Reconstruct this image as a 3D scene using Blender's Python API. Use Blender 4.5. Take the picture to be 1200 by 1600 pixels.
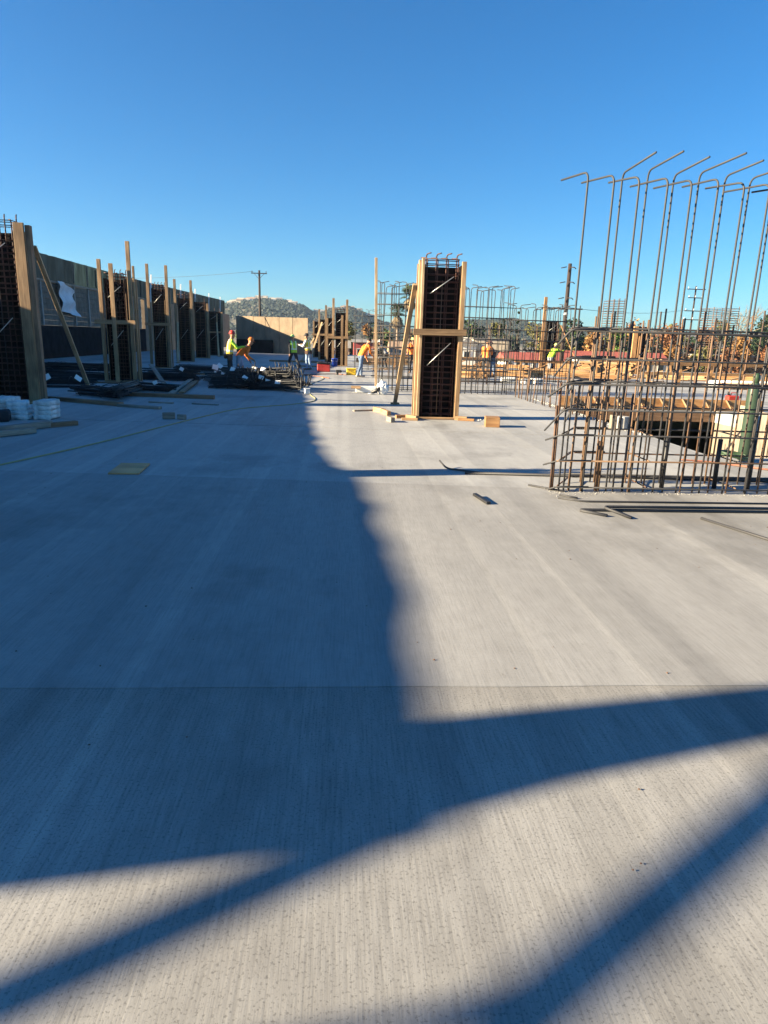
import bpy, bmesh, math, random
import numpy as np
from mathutils import Vector, Matrix
from mathutils import noise as mnoise

for o in list(bpy.data.objects): bpy.data.objects.remove(o)
S = bpy.context.scene
C = S.collection
rnd = random.Random(7)

# ------------------------------------------------------------------ camera
EYE, PITCH, YAW, ROLL, FPX = 1.7, math.radians(14.436), math.radians(3.827), 0.030, 1060.0
cd = bpy.data.cameras.new('camera'); cam = bpy.data.objects.new('camera', cd); C.objects.link(cam)
cd.sensor_fit = 'VERTICAL'; cd.sensor_height = 32.0; cd.lens = FPX / 1600 * 32.0
cd.clip_start = 0.05; cd.clip_end = 20000
fwd = Vector((math.sin(YAW)*math.cos(PITCH), math.cos(YAW)*math.cos(PITCH), -math.sin(PITCH)))
r0 = Vector((math.cos(YAW), -math.sin(YAW), 0)); u0 = r0.cross(fwd)
rt = r0*math.cos(ROLL) + u0*math.sin(ROLL); up = u0*math.cos(ROLL) - r0*math.sin(ROLL)
m = Matrix((rt, up, -fwd)).transposed().to_4x4(); m.translation = Vector((0, 0, EYE))
cam.matrix_world = m
S.camera = cam

# ------------------------------------------------------------------ sky, sun, exposure
SUN_EL, SUN_AZ = math.radians(18.5), math.radians(9.5)      # light travels towards +X, turned a little to +Y
travel = Vector((math.cos(SUN_AZ)*math.cos(SUN_EL), math.sin(SUN_AZ)*math.cos(SUN_EL), -math.sin(SUN_EL)))
W = bpy.data.worlds.new('World'); S.world = W; W.use_nodes = True
wn = W.node_tree; bg = wn.nodes['Background']
sky = wn.nodes.new('ShaderNodeTexSky'); sky.sky_type = 'NISHITA'; sky.sun_disc = False
sky.sun_elevation = SUN_EL
sky.sun_rotation = math.atan2(-travel.x, -travel.y)
sky.altitude = 0; sky.air_density = 1.0; sky.dust_density = 0.15; sky.ozone_density = 3.5
hs = wn.nodes.new('ShaderNodeHueSaturation'); hs.inputs['Saturation'].default_value = 1.09
tn = wn.nodes.new('ShaderNodeMix'); tn.data_type = 'RGBA'; tn.blend_type = 'MULTIPLY'; tn.inputs[0].default_value = 1.0; tn.inputs[7].default_value = (0.41, 0.65, 0.83, 1)
wn.links.new(sky.outputs[0], tn.inputs[6]); wn.links.new(tn.outputs[2], hs.inputs['Color']); wn.links.new(hs.outputs[0], bg.inputs[0]); bg.inputs[1].default_value = 0.05
sl = bpy.data.lights.new('sun', 'SUN'); sl.energy = 5.0; sl.angle = math.radians(0.36); sl.color = (1.0, 0.83, 0.56)
so = bpy.data.objects.new('sun', sl); C.objects.link(so)
so.rotation_euler = travel.to_track_quat('-Z', 'Y').to_euler(); so.location = (-30, -5, 30)
S.view_settings.view_transform = 'Standard'; S.view_settings.look = 'None'
S.view_settings.gamma = 1; S.view_settings.use_curve_mapping = False
S.view_settings.exposure = 2.2

# ------------------------------------------------------------------ materials
MATS = {}
def new_mat(name):
    mt = bpy.data.materials.new(name); mt.use_nodes = True
    nt = mt.node_tree; b = nt.nodes['Principled BSDF']
    MATS[name] = mt
    return mt, nt, b
def nd(nt, t, **kw):
    n = nt.nodes.new(t)
    for k, v in kw.items():
        if k.startswith('i_'): n.inputs[k[2:].replace('_', ' ')].default_value = v
        else: setattr(n, k, v)
    return n
def ramp(nt, fac, stops):
    r = nt.nodes.new('ShaderNodeValToRGB'); e = r.color_ramp.elements
    while len(e) < len(stops): e.new(0.5)
    for el, (p, c) in zip(e, stops):
        el.position = p; el.color = c if len(c) == 4 else (*c, 1)
    nt.links.new(fac, r.inputs[0]); return r.outputs[0]
def mix(nt, fac, a, b, mode='MIX'):
    n = nt.nodes.new('ShaderNodeMix'); n.data_type = 'RGBA'; n.blend_type = mode
    for s, v in ((n.inputs[0], fac), (n.inputs[6], a), (n.inputs[7], b)):
        if hasattr(v, 'is_output'): nt.links.new(v, s)
        else: s.default_value = v if not isinstance(v, tuple) else (v if len(v) == 4 else (*v, 1))
    return n.outputs[2]
def coords(nt, scale, kind='Object', rot=None):
    tc = nt.nodes.new('ShaderNodeTexCoord'); mp = nt.nodes.new('ShaderNodeMapping')
    mp.inputs['Scale'].default_value = scale
    if rot: mp.inputs['Rotation'].default_value = rot
    nt.links.new(tc.outputs[kind], mp.inputs['Vector']); return mp.outputs[0]
def noise(nt, vec, scale, detail=4, rough=0.55):
    n = nt.nodes.new('ShaderNodeTexNoise'); n.inputs['Scale'].default_value = scale
    n.inputs['Detail'].default_value = detail; n.inputs['Roughness'].default_value = rough
    nt.links.new(vec, n.inputs['Vector']); return n.outputs[0]
def bump(nt, b, h, strength, dist):
    n = nt.nodes.new('ShaderNodeBump'); n.inputs['Strength'].default_value = strength; n.inputs['Distance'].default_value = dist
    nt.links.new(h, n.inputs['Height']); nt.links.new(n.outputs[0], b.inputs['Normal'])

def plain(name, col, rough=0.7, var=0.25, scale=6.0, metal=0.0, stretch=(1, 1, 1), bmp=0.0, orand=0.0):
    """colour broken up by noise; optional variation from object to object"""
    mt, nt, b = new_mat(name)
    v = coords(nt, stretch)
    n = noise(nt, v, scale)
    lo = tuple(c*(1-var) for c in col); hi = tuple(min(1, c*(1+var)) for c in col)
    c = ramp(nt, n, [(0.3, lo), (0.7, hi)])
    if orand:
        oi = nt.nodes.new('ShaderNodeObjectInfo')
        k = ramp(nt, oi.outputs['Random'], [(0, (1-orand,)*3), (1, (1+orand*0.6,)*3)])
        c = mix(nt, 1.0, c, k, 'MULTIPLY')
    nt.links.new(c, b.inputs['Base Color'])
    b.inputs['Roughness'].default_value = rough; b.inputs['Metallic'].default_value = metal
    if bmp: bump(nt, b, n, bmp, 0.02)
    return mt

def dull(name):
    b = MATS[name].node_tree.nodes['Principled BSDF']; b.inputs['Roughness'].default_value = 0.9; b.inputs['Specular IOR Level'].default_value = 0.08

def wood(name, dark, light, orand=0.3):
    mt, nt, b = new_mat(name)
    v = coords(nt, (0.9, 16, 16)); n = noise(nt, v, 2.2, 6, 0.65)
    v2 = coords(nt, (0.8, 2, 2)); n2 = noise(nt, v2, 1.7, 3)
    c = ramp(nt, n, [(0.32, dark), (0.62, light)])
    c2 = ramp(nt, n2, [(0.35, (0.62, 0.6, 0.58)), (0.62, (1.05, 1.03, 1.0))])
    c = mix(nt, 1.0, c, c2, 'MULTIPLY')
    oi = nt.nodes.new('ShaderNodeObjectInfo')
    k = ramp(nt, oi.outputs['Random'], [(0, (1-orand, 1-orand*1.05, 1-orand*1.1)), (1, (1.08, 1.06, 1.02))])
    c = mix(nt, 1.0, c, k, 'MULTIPLY')
    nt.links.new(c, b.inputs['Base Color']); b.inputs['Roughness'].default_value = 0.75
    bump(nt, b, n, 0.3, 0.01)
    return mt

def rebar(name, rust_bias):
    mt, nt, b = new_mat(name)
    v = coords(nt, (1, 1, 1), 'Object'); n = noise(nt, v, 5, 5, 0.6); n2 = noise(nt, v, 60, 2)
    oi = nt.nodes.new('ShaderNodeObjectInfo')
    a = nt.nodes.new('ShaderNodeMath'); a.operation = 'MULTIPLY_ADD'; a.inputs[1].default_value = 0.9
    nt.links.new(n, a.inputs[0]); a.inputs[2].default_value = 0
    s = nt.nodes.new('ShaderNodeMath'); s.operation = 'MULTIPLY_ADD'; s.inputs[1].default_value = 0.75
    nt.links.new(oi.outputs['Random'], s.inputs[0]); nt.links.new(a.outputs[0], s.inputs[2])
    c = ramp(nt, s.outputs[0], [(rust_bias-0.14, (0.038, 0.038, 0.042)), (rust_bias+0.02, (0.065, 0.05, 0.043)), (rust_bias+0.16, (0.10, 0.05, 0.03)), (rust_bias+0.38, (0.16, 0.095, 0.055))])
    nt.links.new(c, b.inputs['Base Color']); b.inputs['Roughness'].default_value = 0.65; b.inputs['Metallic'].default_value = 0.15
    bump(nt, b, n2, 0.6, 0.004)
    return mt

def concrete_deck(name, base, streak, pits, tint=(1, 1, 1), stain=None):
    """pour surface: broom streaks along Y, trowel blotches, fine pits"""
    mt, nt, b = new_mat(name)
    v_f = coords(nt, (95, 3.6, 1), rot=(0, 0, 0.02)); v_m = coords(nt, (7, 0.16, 1), rot=(0, 0, -0.05)); v_b = coords(nt, (0.55, 0.22, 1)); v_w = coords(nt, (1.6, 0.05, 1), rot=(0, 0, 0.04))
    v_1 = coords(nt, (1, 1, 1))
    nf = noise(nt, v_f, 1.0, 5, 0.6); nm = noise(nt, v_m, 1.0, 4, 0.6); nb = noise(nt, v_b, 1.3, 5, 0.6); nw = noise(nt, v_w, 1.4, 3, 0.5)
    np_ = noise(nt, v_1, 95, 3, 0.7); ng = noise(nt, v_1, 7, 6, 0.7)
    g = lambda k: tuple(base*k*t for t in tint)
    c = ramp(nt, nb, [(0.30, g(0.86)), (0.5, g(1.0)), (0.72, g(1.10))])
    c = mix(nt, 1.0, c, ramp(nt, nm, [(0.33, (1-streak*0.45,)*3), (0.66, (1+streak*0.25,)*3)]), 'MULTIPLY')
    c = mix(nt, 1.0, c, ramp(nt, nw, [(0.36, (1-streak*0.45,)*3), (0.5, (1, 1, 1)), (0.68, (1+streak*0.4,)*3)]), 'MULTIPLY')
    c = mix(nt, 1.0, c, ramp(nt, nf, [(0.36, (1-streak,)*3), (0.5, (1, 1, 1)), (0.64, (1+streak*0.45,)*3)]), 'MULTIPLY')
    c = mix(nt, 1.0, c, ramp(nt, ng, [(0.3, (0.93, 0.925, 0.92)), (0.6, (1.02, 1.02, 1.02))]), 'MULTIPLY')
    if pits:
        c = mix(nt, 1.0, c, ramp(nt, np_, [(0.36, (1-pits,)*3), (0.45, (1, 1, 1))]), 'MULTIPLY')
    # strips left by the float, seams between passes, damp and dusty patches, boot scuffs
    nk = noise(nt, coords(nt, (1.15, 0.012, 1), rot=(0, 0, 0.02)), 1.0, 2, 0.4)
    c = mix(nt, 1.0, c, ramp(nt, nk, [(0.40, (0.87, 0.87, 0.875)), (0.42, (1, 1, 1)), (0.54, (1.0, 1.0, 1.0)), (0.553, (1.13, 1.125, 1.11)), (0.60, (1.03, 1.03, 1.03))]), 'MULTIPLY')
    nq = noise(nt, coords(nt, (0.42, 0.30, 1)), 0.8, 7, 0.62)
    c = mix(nt, 1.0, c, ramp(nt, nq, [(0.38, (0.74, 0.735, 0.73)), (0.47, (0.97, 0.97, 0.97)), (0.60, (1, 1, 1)), (0.70, (1.09, 1.085, 1.07))]), 'MULTIPLY')
    nz = noise(nt, coords(nt, (1.0, 0.55, 1), rot=(0, 0, 0.5)), 9.0, 5, 0.75)
    c = mix(nt, 1.0, c, ramp(nt, nz, [(0.27, (0.72, 0.71, 0.70)), (0.34, (1, 1, 1))]), 'MULTIPLY')
    # slurry stain along the day joint of the near pour
    if stain:
        tc = nt.nodes.new('ShaderNodeTexCoord'); sx = nt.nodes.new('ShaderNodeSeparateXYZ'); nt.links.new(tc.outputs['Object'], sx.inputs[0])
        wob = nt.nodes.new('ShaderNodeMath'); wob.operation = 'MULTIPLY_ADD'; nt.links.new(noise(nt, coords(nt, (1, 1, 1)), 2.2, 4), wob.inputs[0]); wob.inputs[1].default_value = 0.5; nt.links.new(sx.outputs['Y'], wob.inputs[2])
        mr = nt.nodes.new('ShaderNodeMapRange'); nt.links.new(wob.outputs[0], mr.inputs['Value']); mr.inputs['From Min'].default_value = stain-0.7; mr.inputs['From Max'].default_value = stain+0.28
        c = mix(nt, 1.0, c, ramp(nt, mr.outputs[0], [(0.0, (1, 1, 1)), (1.0, (0.80, 0.79, 0.775))]), 'MULTIPLY')
    # a few tan stains and dark scuffs with shapes of their own
    ns = noise(nt, coords(nt, (0.35, 0.5, 1)), 1.0, 6, 0.65)
    c = mix(nt, ramp(nt, ns, [(0.60, (0, 0, 0)), (0.72, (0.4, 0.4, 0.4))]), c, (base*0.86, base*0.80, base*0.70, 1))
    nt.links.new(c, b.inputs['Base Color'])
    b.inputs['Roughness'].default_value = 0.72; b.inputs['Specular IOR Level'].default_value = 0.35
    hm = mix(nt, 0.35, nf, np_)
    bump(nt, b, hm, 0.2 + streak*0.6, 0.004)
    return mt

concrete_deck('deck_broomed', 0.30, 0.175, 0.42, (1.02, 1.0, 0.955), 3.07)
concrete_deck('deck_troweled', 0.28, 0.12, 0.12, (1.01, 1.0, 0.975))
concrete_deck('deck_smooth', 0.33, 0.10, 0.06, (1.0, 1.0, 0.985))
wood('lumber', (0.26, 0.15, 0.075), (0.47, 0.315, 0.175), 0.35)
wood('lumber_orange', (0.34, 0.165, 0.065), (0.54, 0.315, 0.14), 0.4)
wood('plywood_tan', (0.62, 0.31, 0.13), (0.80, 0.43, 0.19), 0.1); wood('lumber_pale', (0.38, 0.245, 0.13), (0.60, 0.44, 0.27), 0.2)
wood('lumber_brown', (0.17, 0.095, 0.055), (0.30, 0.185, 0.11), 0.3)
wood('lumber_grey', (0.20, 0.17, 0.14), (0.36, 0.31, 0.26), 0.25)
wood('lagging', (0.11, 0.09, 0.072), (0.23, 0.195, 0.16), 0.35)
plain('phenolic_ply', (0.018, 0.014, 0.013), 0.5, 0.4, 5)
plain('form_red_edge', (0.16, 0.045, 0.03), 0.6, 0.3, 6)
rebar('rebar_steel', 1.22); rebar('rebar_rust', 0.62); rebar('rebar_tie', 0.95); plain('cage_red', (0.075, 0.030, 0.022), 0.75, 0.4, 6, 0, (1, 1, 1), 0, 0.3)
plain('rebar_black', (0.022, 0.022, 0.024), 0.5, 0.5, 8, 0.3)
plain('wire', (0.55, 0.55, 0.52), 0.4, 0.1, 4, 0.6)
plain('pit_concrete', (0.22, 0.185, 0.14), 0.85, 0.2, 3, 0, (1, 1, 0.3), 0.2)
plain('shotcrete', (0.21, 0.155, 0.105), 0.9, 0.28, 1.6, 0, (1, 1, 0.6), 0.3)
plain('concrete_rough', (0.36, 0.35, 0.33), 0.9, 0.2, 4, 0, (1, 1, 1), 0.3)
plain('membrane', (0.012, 0.013, 0.016), 0.45, 0.5, 2, 0, (1, 1, 1), 0.2)
plain('steel_pile', (0.24, 0.23, 0.22), 0.6, 0.3, 3, 0.2)
plain('windscreen', (0.035, 0.058, 0.060), 0.75, 0.45, 1.2, 0, (1, 2.2, 0.5), 0.0)
plain('windscreen_dark', (0.026, 0.042, 0.050), 0.75, 0.45, 1.0, 0, (1, 2.0, 0.5), 0.0)
for q in ('membrane', 'windscreen', 'windscreen_dark', 'phenolic_ply'): dull(q)
for q, k in (('windscreen', 0.16), ('windscreen_dark', 0.08)):        # thin cloth lets some light through
    nt = MATS[q].node_tree; b = nt.nodes['Principled BSDF']; tr = nt.nodes.new('ShaderNodeBsdfTranslucent'); ms = nt.nodes.new('ShaderNodeMixShader')
    src = b.inputs['Base Color'].links[0].from_socket; nt.links.new(src, tr.inputs['Color']); ms.inputs[0].default_value = k
    nt.links.new(b.outputs[0], ms.inputs[1]); nt.links.new(tr.outputs[0], ms.inputs[2]); nt.links.new(ms.outputs[0], nt.nodes['Material Output'].inputs['Surface'])
plain('tarp_white', (0.62, 0.64, 0.68), 0.6, 0.12, 3)
plain('white_plastic', (0.72, 0.72, 0.70), 0.4, 0.1, 6)
plain('paper_tag', (0.80, 0.80, 0.78), 0.7, 0.06, 5)
plain('sack', (0.58, 0.585, 0.57), 0.75, 0.3, 9, 0, (1, 1, 1), 0.3, 0.15)
plain('plastic_red', (0.36, 0.03, 0.025), 0.4, 0.2, 5); plain('plastic_yellow', (0.70, 0.46, 0.03), 0.4, 0.15, 5)
plain('plastic_blue', (0.02, 0.06, 0.38), 0.35, 0.15, 5); plain('plastic_black', (0.015, 0.015, 0.017), 0.45, 0.3, 5)
plain('plastic_orange', (0.62, 0.16, 0.02), 0.5, 0.15, 5)
plain('cylinder_green', (0.03, 0.052, 0.034), 0.35, 0.15, 4); plain('cord_yellow', (0.34, 0.31, 0.13), 0.6, 0.15, 5)
plain('hose_red', (0.22, 0.085, 0.05), 0.5, 0.2, 5); plain('hose_green', (0.03, 0.06, 0.03), 0.5, 0.2, 5)
plain('skin', (0.36, 0.19, 0.12), 0.55, 0.1, 8); plain('jeans', (0.10, 0.15, 0.24), 0.85, 0.3, 7); plain('jeans_light', (0.24, 0.33, 0.46), 0.85, 0.2, 7)
plain('cloth_dark', (0.020, 0.021, 0.026), 0.85, 0.3, 7); plain('cloth_white', (0.66, 0.65, 0.62), 0.8, 0.1, 7); plain('cloth_grey', (0.25, 0.26, 0.28), 0.85, 0.15, 7)
plain('hivis_lime', (0.42, 0.72, 0.05), 0.7, 0.1, 7); plain('hivis_yellow', (0.80, 0.58, 0.05), 0.7, 0.1, 7); plain('hivis_orange', (0.78, 0.20, 0.02), 0.7, 0.12, 7)
plain('reflective', (0.72, 0.72, 0.68), 0.35, 0.05, 5); plain('boot', (0.22, 0.13, 0.07), 0.7, 0.3, 7); plain('boot_pale', (0.52, 0.42, 0.30), 0.7, 0.2, 7)
plain('leather', (0.10, 0.05, 0.03), 0.7, 0.3, 8); plain('hat_red', (0.40, 0.04, 0.025), 0.35, 0.08, 5); plain('hat_lime', (0.62, 0.74, 0.22), 0.6, 0.08, 5); plain('hair', (0.02, 0.015, 0.012), 0.8, 0.3, 9)
plain('bark', (0.10, 0.075, 0.055), 0.9, 0.35, 3); plain('pole_wood', (0.030, 0.018, 0.014), 0.85, 0.3, 2, 0, (1, 1, 0.2)); plain('bark_palm', (0.20, 0.15, 0.11), 0.9, 0.3, 2)
def leaf(name, col, var=0.45):
    mt, nt, b = new_mat(name)
    n = noise(nt, coords(nt, (1, 1, 1)), 0.9, 4, 0.7)
    c = ramp(nt, n, [(0.3, tuple(x*(1-var) for x in col)), (0.7, tuple(x*(1+var) for x in col))])
    nt.links.new(c, b.inputs['Base Color']); b.inputs['Roughness'].default_value = 0.7
    b.inputs['Specular IOR Level'].default_value = 0.2
leaf('leaf_green', (0.055, 0.085, 0.028)); leaf('leaf_dark', (0.022, 0.040, 0.018)); leaf('leaf_olive', (0.12, 0.115, 0.035)); leaf('leaf_orange', (0.22, 0.115, 0.04)); leaf('leaf_rust', (0.17, 0.075, 0.035)); leaf('leaf_palm', (0.075, 0.10, 0.035)); leaf('leaf_dry', (0.22, 0.16, 0.09)); leaf('scrub_dark', (0.022, 0.032, 0.024), 0.3); leaf('scrub_pale', (0.075, 0.07, 0.045), 0.3); leaf('leaf_bright', (0.09, 0.17, 0.03))
plain('hill_soil', (0.10, 0.085, 0.055), 0.95, 0.4, 0.02); plain('ground_dirt', (0.20, 0.165, 0.12), 0.95, 0.3, 0.08)
plain('stucco_white', (0.70, 0.68, 0.63), 0.85, 0.08, 1.5); plain('stucco_cream', (0.60, 0.50, 0.36), 0.85, 0.1, 1.5); plain('stucco_tan', (0.48, 0.40, 0.31), 0.85, 0.1, 1.5)
plain('roof_red', (0.30, 0.075, 0.055), 0.8, 0.25, 3); plain('roof_grey', (0.24, 0.23, 0.22), 0.8, 0.2, 3); plain('roof_tan', (0.33, 0.22, 0.15), 0.8, 0.2, 3)
plain('window_dark', (0.02, 0.025, 0.03), 0.15, 0.2, 3); plain('wall_red', (0.34, 0.06, 0.055), 0.8, 0.2, 2)
plain('crumb', (0.36, 0.345, 0.32), 0.9, 0.25, 30); plain('insulator', (0.62, 0.62, 0.6), 0.4, 0.1, 5)
plain('shadow_net', (0.02, 0.03, 0.03), 0.8, 0.3, 2)

# ------------------------------------------------------------------ build helpers
def tag(o, label=None, cat=None, group=None, kind=None):
    if label: o['label'] = label
    if cat: o['category'] = cat
    if group: o['group'] = group
    if kind: o['kind'] = kind
    return o
def thing(name, label, cat, loc=(0, 0, 0), group=None):
    o = bpy.data.objects.new(name, None); C.objects.link(o); o.location = loc; o.empty_display_size = 0.2
    return tag(o, label, cat, group)
def base_of(o):
    b = Vector((0, 0, 0))
    while o is not None: b += Vector(o.location); o = o.parent
    return b
CACHE = {}
def mesh_of(verts, faces, key=None, smooth=False):
    if key and key in CACHE: return CACHE[key]
    me = bpy.data.meshes.new('mesh'); me.from_pydata([tuple(v) for v in verts], [], faces)
    if smooth: me.polygons.foreach_set('use_smooth', [True]*len(me.polygons))
    me.update()
    if key: CACHE[key] = me
    return me
def link(name, me, mt, parent=None, loc=(0, 0, 0), rot=None):
    """loc is in world space; parents are never rotated"""
    if mt and not me.materials: me.materials.append(MATS[mt])
    elif mt and me.materials[0] is not MATS[mt]:
        k = (me.name, mt)
        if k not in CACHE:
            c = me.copy(); c.materials.clear(); c.materials.append(MATS[mt]); CACHE[k] = c
        me = CACHE[k]
    o = bpy.data.objects.new(name, me); C.objects.link(o)
    if parent is not None:
        o.parent = parent; o.location = Vector(loc) - base_of(parent)
    else: o.location = loc
    if rot is not None: o.rotation_euler = rot
    return o
def box_data(sx, sy, sz, bev=0.0, base=False):
    """box with chamfered edges; base: bottom face at z = 0"""
    bm = bmesh.new(); bmesh.ops.create_cube(bm, size=1.0)
    for v in bm.verts:
        v.co = Vector((v.co.x*sx, v.co.y*sy, v.co.z*sz + (sz/2 if base else 0)))
    if bev: bmesh.ops.bevel(bm, geom=list(bm.edges), offset=bev, segments=1, affect='EDGES')
    me = bpy.data.meshes.new('box'); bm.to_mesh(me); bm.free(); return me
def box(name, loc, size, mt, parent=None, rot=None, bev=0.0, base=True):
    k = ('box', tuple(round(s, 4) for s in size), bev, base)
    if k not in CACHE: CACHE[k] = box_data(*size, bev, base)
    return link(name, CACHE[k], mt, parent, loc, rot)
def plank(name, p0, p1, w, t, mt, parent=None, roll=0.0, bev=0.004):
    """straight timber from p0 to p1: w across, t thick"""
    p0, p1 = Vector(p0), Vector(p1); d = p1 - p0; L = d.length
    k = ('plank', round(L, 3), round(w, 4), round(t, 4), bev)
    if k not in CACHE: CACHE[k] = box_data(L, w, t, bev)
    q = d.to_track_quat('X', 'Z') @ Matrix.Rotation(roll, 3, 'X').to_quaternion()
    o = link(name, CACHE[k], mt, parent, (p0+p1)/2, q.to_euler())
    return o
def post(name, x, y, z0, z1, wx, wy, mt, parent=None, lean=(0, 0)):
    """upright timber, wx wide in X and wy deep in Y, grain upright"""
    return plank(name, (x, y, z0), (x+lean[0], y+lean[1], z1), wy, wx, mt, parent)
def tube_data(pts, r, n=6, taper=None):
    pts = [Vector(p) for p in pts]; V, F = [], []
    ref = None
    for i, p in enumerate(pts):
        a = pts[max(0, i-1)]; b = pts[min(len(pts)-1, i+1)]; t = (b-a).normalized()
        if ref is None:
            ref = Vector((0, 0, 1)) if abs(t.z) < 0.9 else Vector((1, 0, 0))
        s = t.cross(ref)
        if s.length < 1e-4: s = t.cross(Vector((0.3, 0.9, 0.2)))
        s.normalize(); w = s.cross(t).normalized(); ref = w
        rr = r if taper is None else r*taper[i]
        for k in range(n):
            an = 2*math.pi*k/n; V.append(p + s*(math.cos(an)*rr) + w*(math.sin(an)*rr))
    for i in range(len(pts)-1):
        for k in range(n):
            F.append((i*n+k, i*n+(k+1) % n, (i+1)*n+(k+1) % n, (i+1)*n+k))
    F.append(tuple(range(n-1, -1, -1))); F.append(tuple(range((len(pts)-1)*n, len(pts)*n)))
    return V, F
def tube(name, pts, r, mt, parent=None, n=6, taper=None):
    pts = [Vector(p) for p in pts]; rel = [p - pts[0] for p in pts]
    k = ('tube', tuple(tuple(round(c, 3) for c in p) for p in rel), round(r, 4), n, None if taper is None else tuple(taper))
    if k not in CACHE:
        V, F = tube_data(rel, r, n, taper); CACHE[k] = mesh_of(V, F, None, True)
    return link(name, CACHE[k], mt, parent, pts[0])
def bend(pts, rad=0.06, seg=3):
    """round the corners of a polyline"""
    pts = [Vector(p) for p in pts]; out = [pts[0]]
    for i in range(1, len(pts)-1):
        a, b, c = pts[i-1], pts[i], pts[i+1]
        d1 = (a-b); d2 = (c-b); r1 = min(rad, d1.length*0.45, d2.length*0.45)
        q0 = b + d1.normalized()*r1; q1 = b + d2.normalized()*r1
        for s in range(seg+1):
            t = s/seg; out.append(q0*(1-t)**2 + b*2*t*(1-t) + q1*t*t)
    out.append(pts[-1]); return out
def joined(name, shapes, mt, parent=None, loc=(0, 0, 0), smooth=False):
    """several shapes (verts, faces in world space) as one mesh"""
    V, F = [], []; L = Vector(loc)
    for v, f in shapes:
        k = len(V); V += [Vector(p)-L for p in v]; F += [tuple(i+k for i in q) for q in f]
    return link(name, mesh_of(V, F, None, smooth), mt, parent, loc)
def box_shape(x0, x1, y0, y1, z0, z1):
    v = [(x0, y0, z0), (x1, y0, z0), (x1, y1, z0), (x0, y1, z0), (x0, y0, z1), (x1, y0, z1), (x1, y1, z1), (x0, y1, z1)]
    return v, [(3, 2, 1, 0), (4, 5, 6, 7), (0, 1, 5, 4), (1, 2, 6, 5), (2, 3, 7, 6), (3, 0, 4, 7)]
def prism(name, poly, z0, z1, mt, parent=None, loc=(0, 0, 0), bev=0.0):
    """polygon in plan, extruded"""
    L = Vector(loc); bm = bmesh.new()
    vs = [bm.verts.new((x-L.x, y-L.y, z1-L.z)) for x, y in poly]; f = bm.faces.new(vs)
    if f.normal.z < 0: f.normal_flip()
    bm.normal_update()
    top_edges = list(f.edges)
    r = bmesh.ops.extrude_face_region(bm, geom=[f])
    low = [v for v in r['geom'] if isinstance(v, bmesh.types.BMVert)]
    bmesh.ops.translate(bm, verts=low, vec=(0, 0, z0-z1))
    bmesh.ops.recalc_face_normals(bm, faces=bm.faces)
    bmesh.ops.triangulate(bm, faces=[q for q in bm.faces if len(q.verts) > 4])
    me = bpy.data.meshes.new('prism'); bm.to_mesh(me); bm.free()
    return link(name, me, mt, parent, loc)
def lathe_data(prof, n=14):
    V, F = [], []
    for r, z in prof:
        for k in range(n): a = 2*math.pi*k/n; V.append((r*math.cos(a), r*math.sin(a), z))
    for i in range(len(prof)-1):
        for k in range(n): F.append((i*n+k, i*n+(k+1) % n, (i+1)*n+(k+1) % n, (i+1)*n+k))
    F.append(tuple(range(n-1, -1, -1))); F.append(tuple(range((len(prof)-1)*n, len(prof)*n)))
    return V, F
def lathe(name, prof, mt, parent=None, loc=(0, 0, 0), n=14, rot=None, smooth=True):
    V, F = lathe_data(prof, n); return link(name, mesh_of(V, F, None, smooth), mt, parent, loc, rot)

# ================================================================== SETTING
# street level around the site, one sheet to the horizon
GZ = -4.0
gr = 9000
V = [(-gr, -gr, GZ), (gr, -gr, GZ), (gr, gr, GZ), (-gr, gr, GZ)]
tag(link('ground', mesh_of(V, [(0, 1, 2, 3)]), 'ground_dirt'), kind='structure')

# the deck: four pours with open joints, a pit left out on the right
deck = bpy.data.objects.new('concrete_deck', None); C.objects.link(deck); tag(deck, kind='structure')
y1 = lambda x: 3.07
y2 = lambda x: 8.02 - 0.085*x
y3 = lambda x: 12.93 - 0.088*x
XL, XR, g_ = -16.3, 41.0, 0.0013
PX0, PX1, PY0, PY1 = 5.95, 10.2, 10.4, 18.1
JX = [-7 + 0.22*i for i in range(64)]           # the edge of a pour is never quite straight
def joint(f, off, k): return [(x, f(x)+off+0.010*mnoise.noise(Vector((x*1.7, k, 0)))+0.004*mnoise.noise(Vector((x*9, k, 5)))) for x in JX]
prism('pour', [(XL, -14), (XR, -14), (XR, y1(XR)-g_)] + joint(y1, -g_, 1)[::-1] + [(XL, y1(XL)-g_)], -0.3, 0.0, 'deck_broomed', deck)
prism('pour', [(XL, y1(XL)+g_)] + joint(y1, g_, 1) + [(XR, y1(XR)+g_), (XR, y2(XR)-0.004)] + joint(y2, -0.004, 2)[::-1] + [(XL, y2(XL)-0.004)], -0.3, 0.003, 'deck_troweled', deck)
prism('pour', [(XL, y2(XL)+g_)] + joint(y2, g_, 2) + [(XR, y2(XR)+g_), (XR, y3(XR)-g_), (PX1, y3(PX1)-g_), (PX1, PY0), (PX0, PY0), (PX0, y3(PX0)-g_), (XL, y3(XL)-g_)], -0.3, 0.0, 'deck_smooth', deck)
prism('pour', [(XL, y3(XL)+g_), (PX0, y3(PX0)+g_), (PX0, PY1), (PX1, PY1), (PX1, y3(PX1)+g_), (XR, y3(XR)+g_), (XR, 46), (3.2, 46), (3.2, 66), (XL, 66)], -0.3, 0.004, 'deck_smooth', deck)
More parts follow.
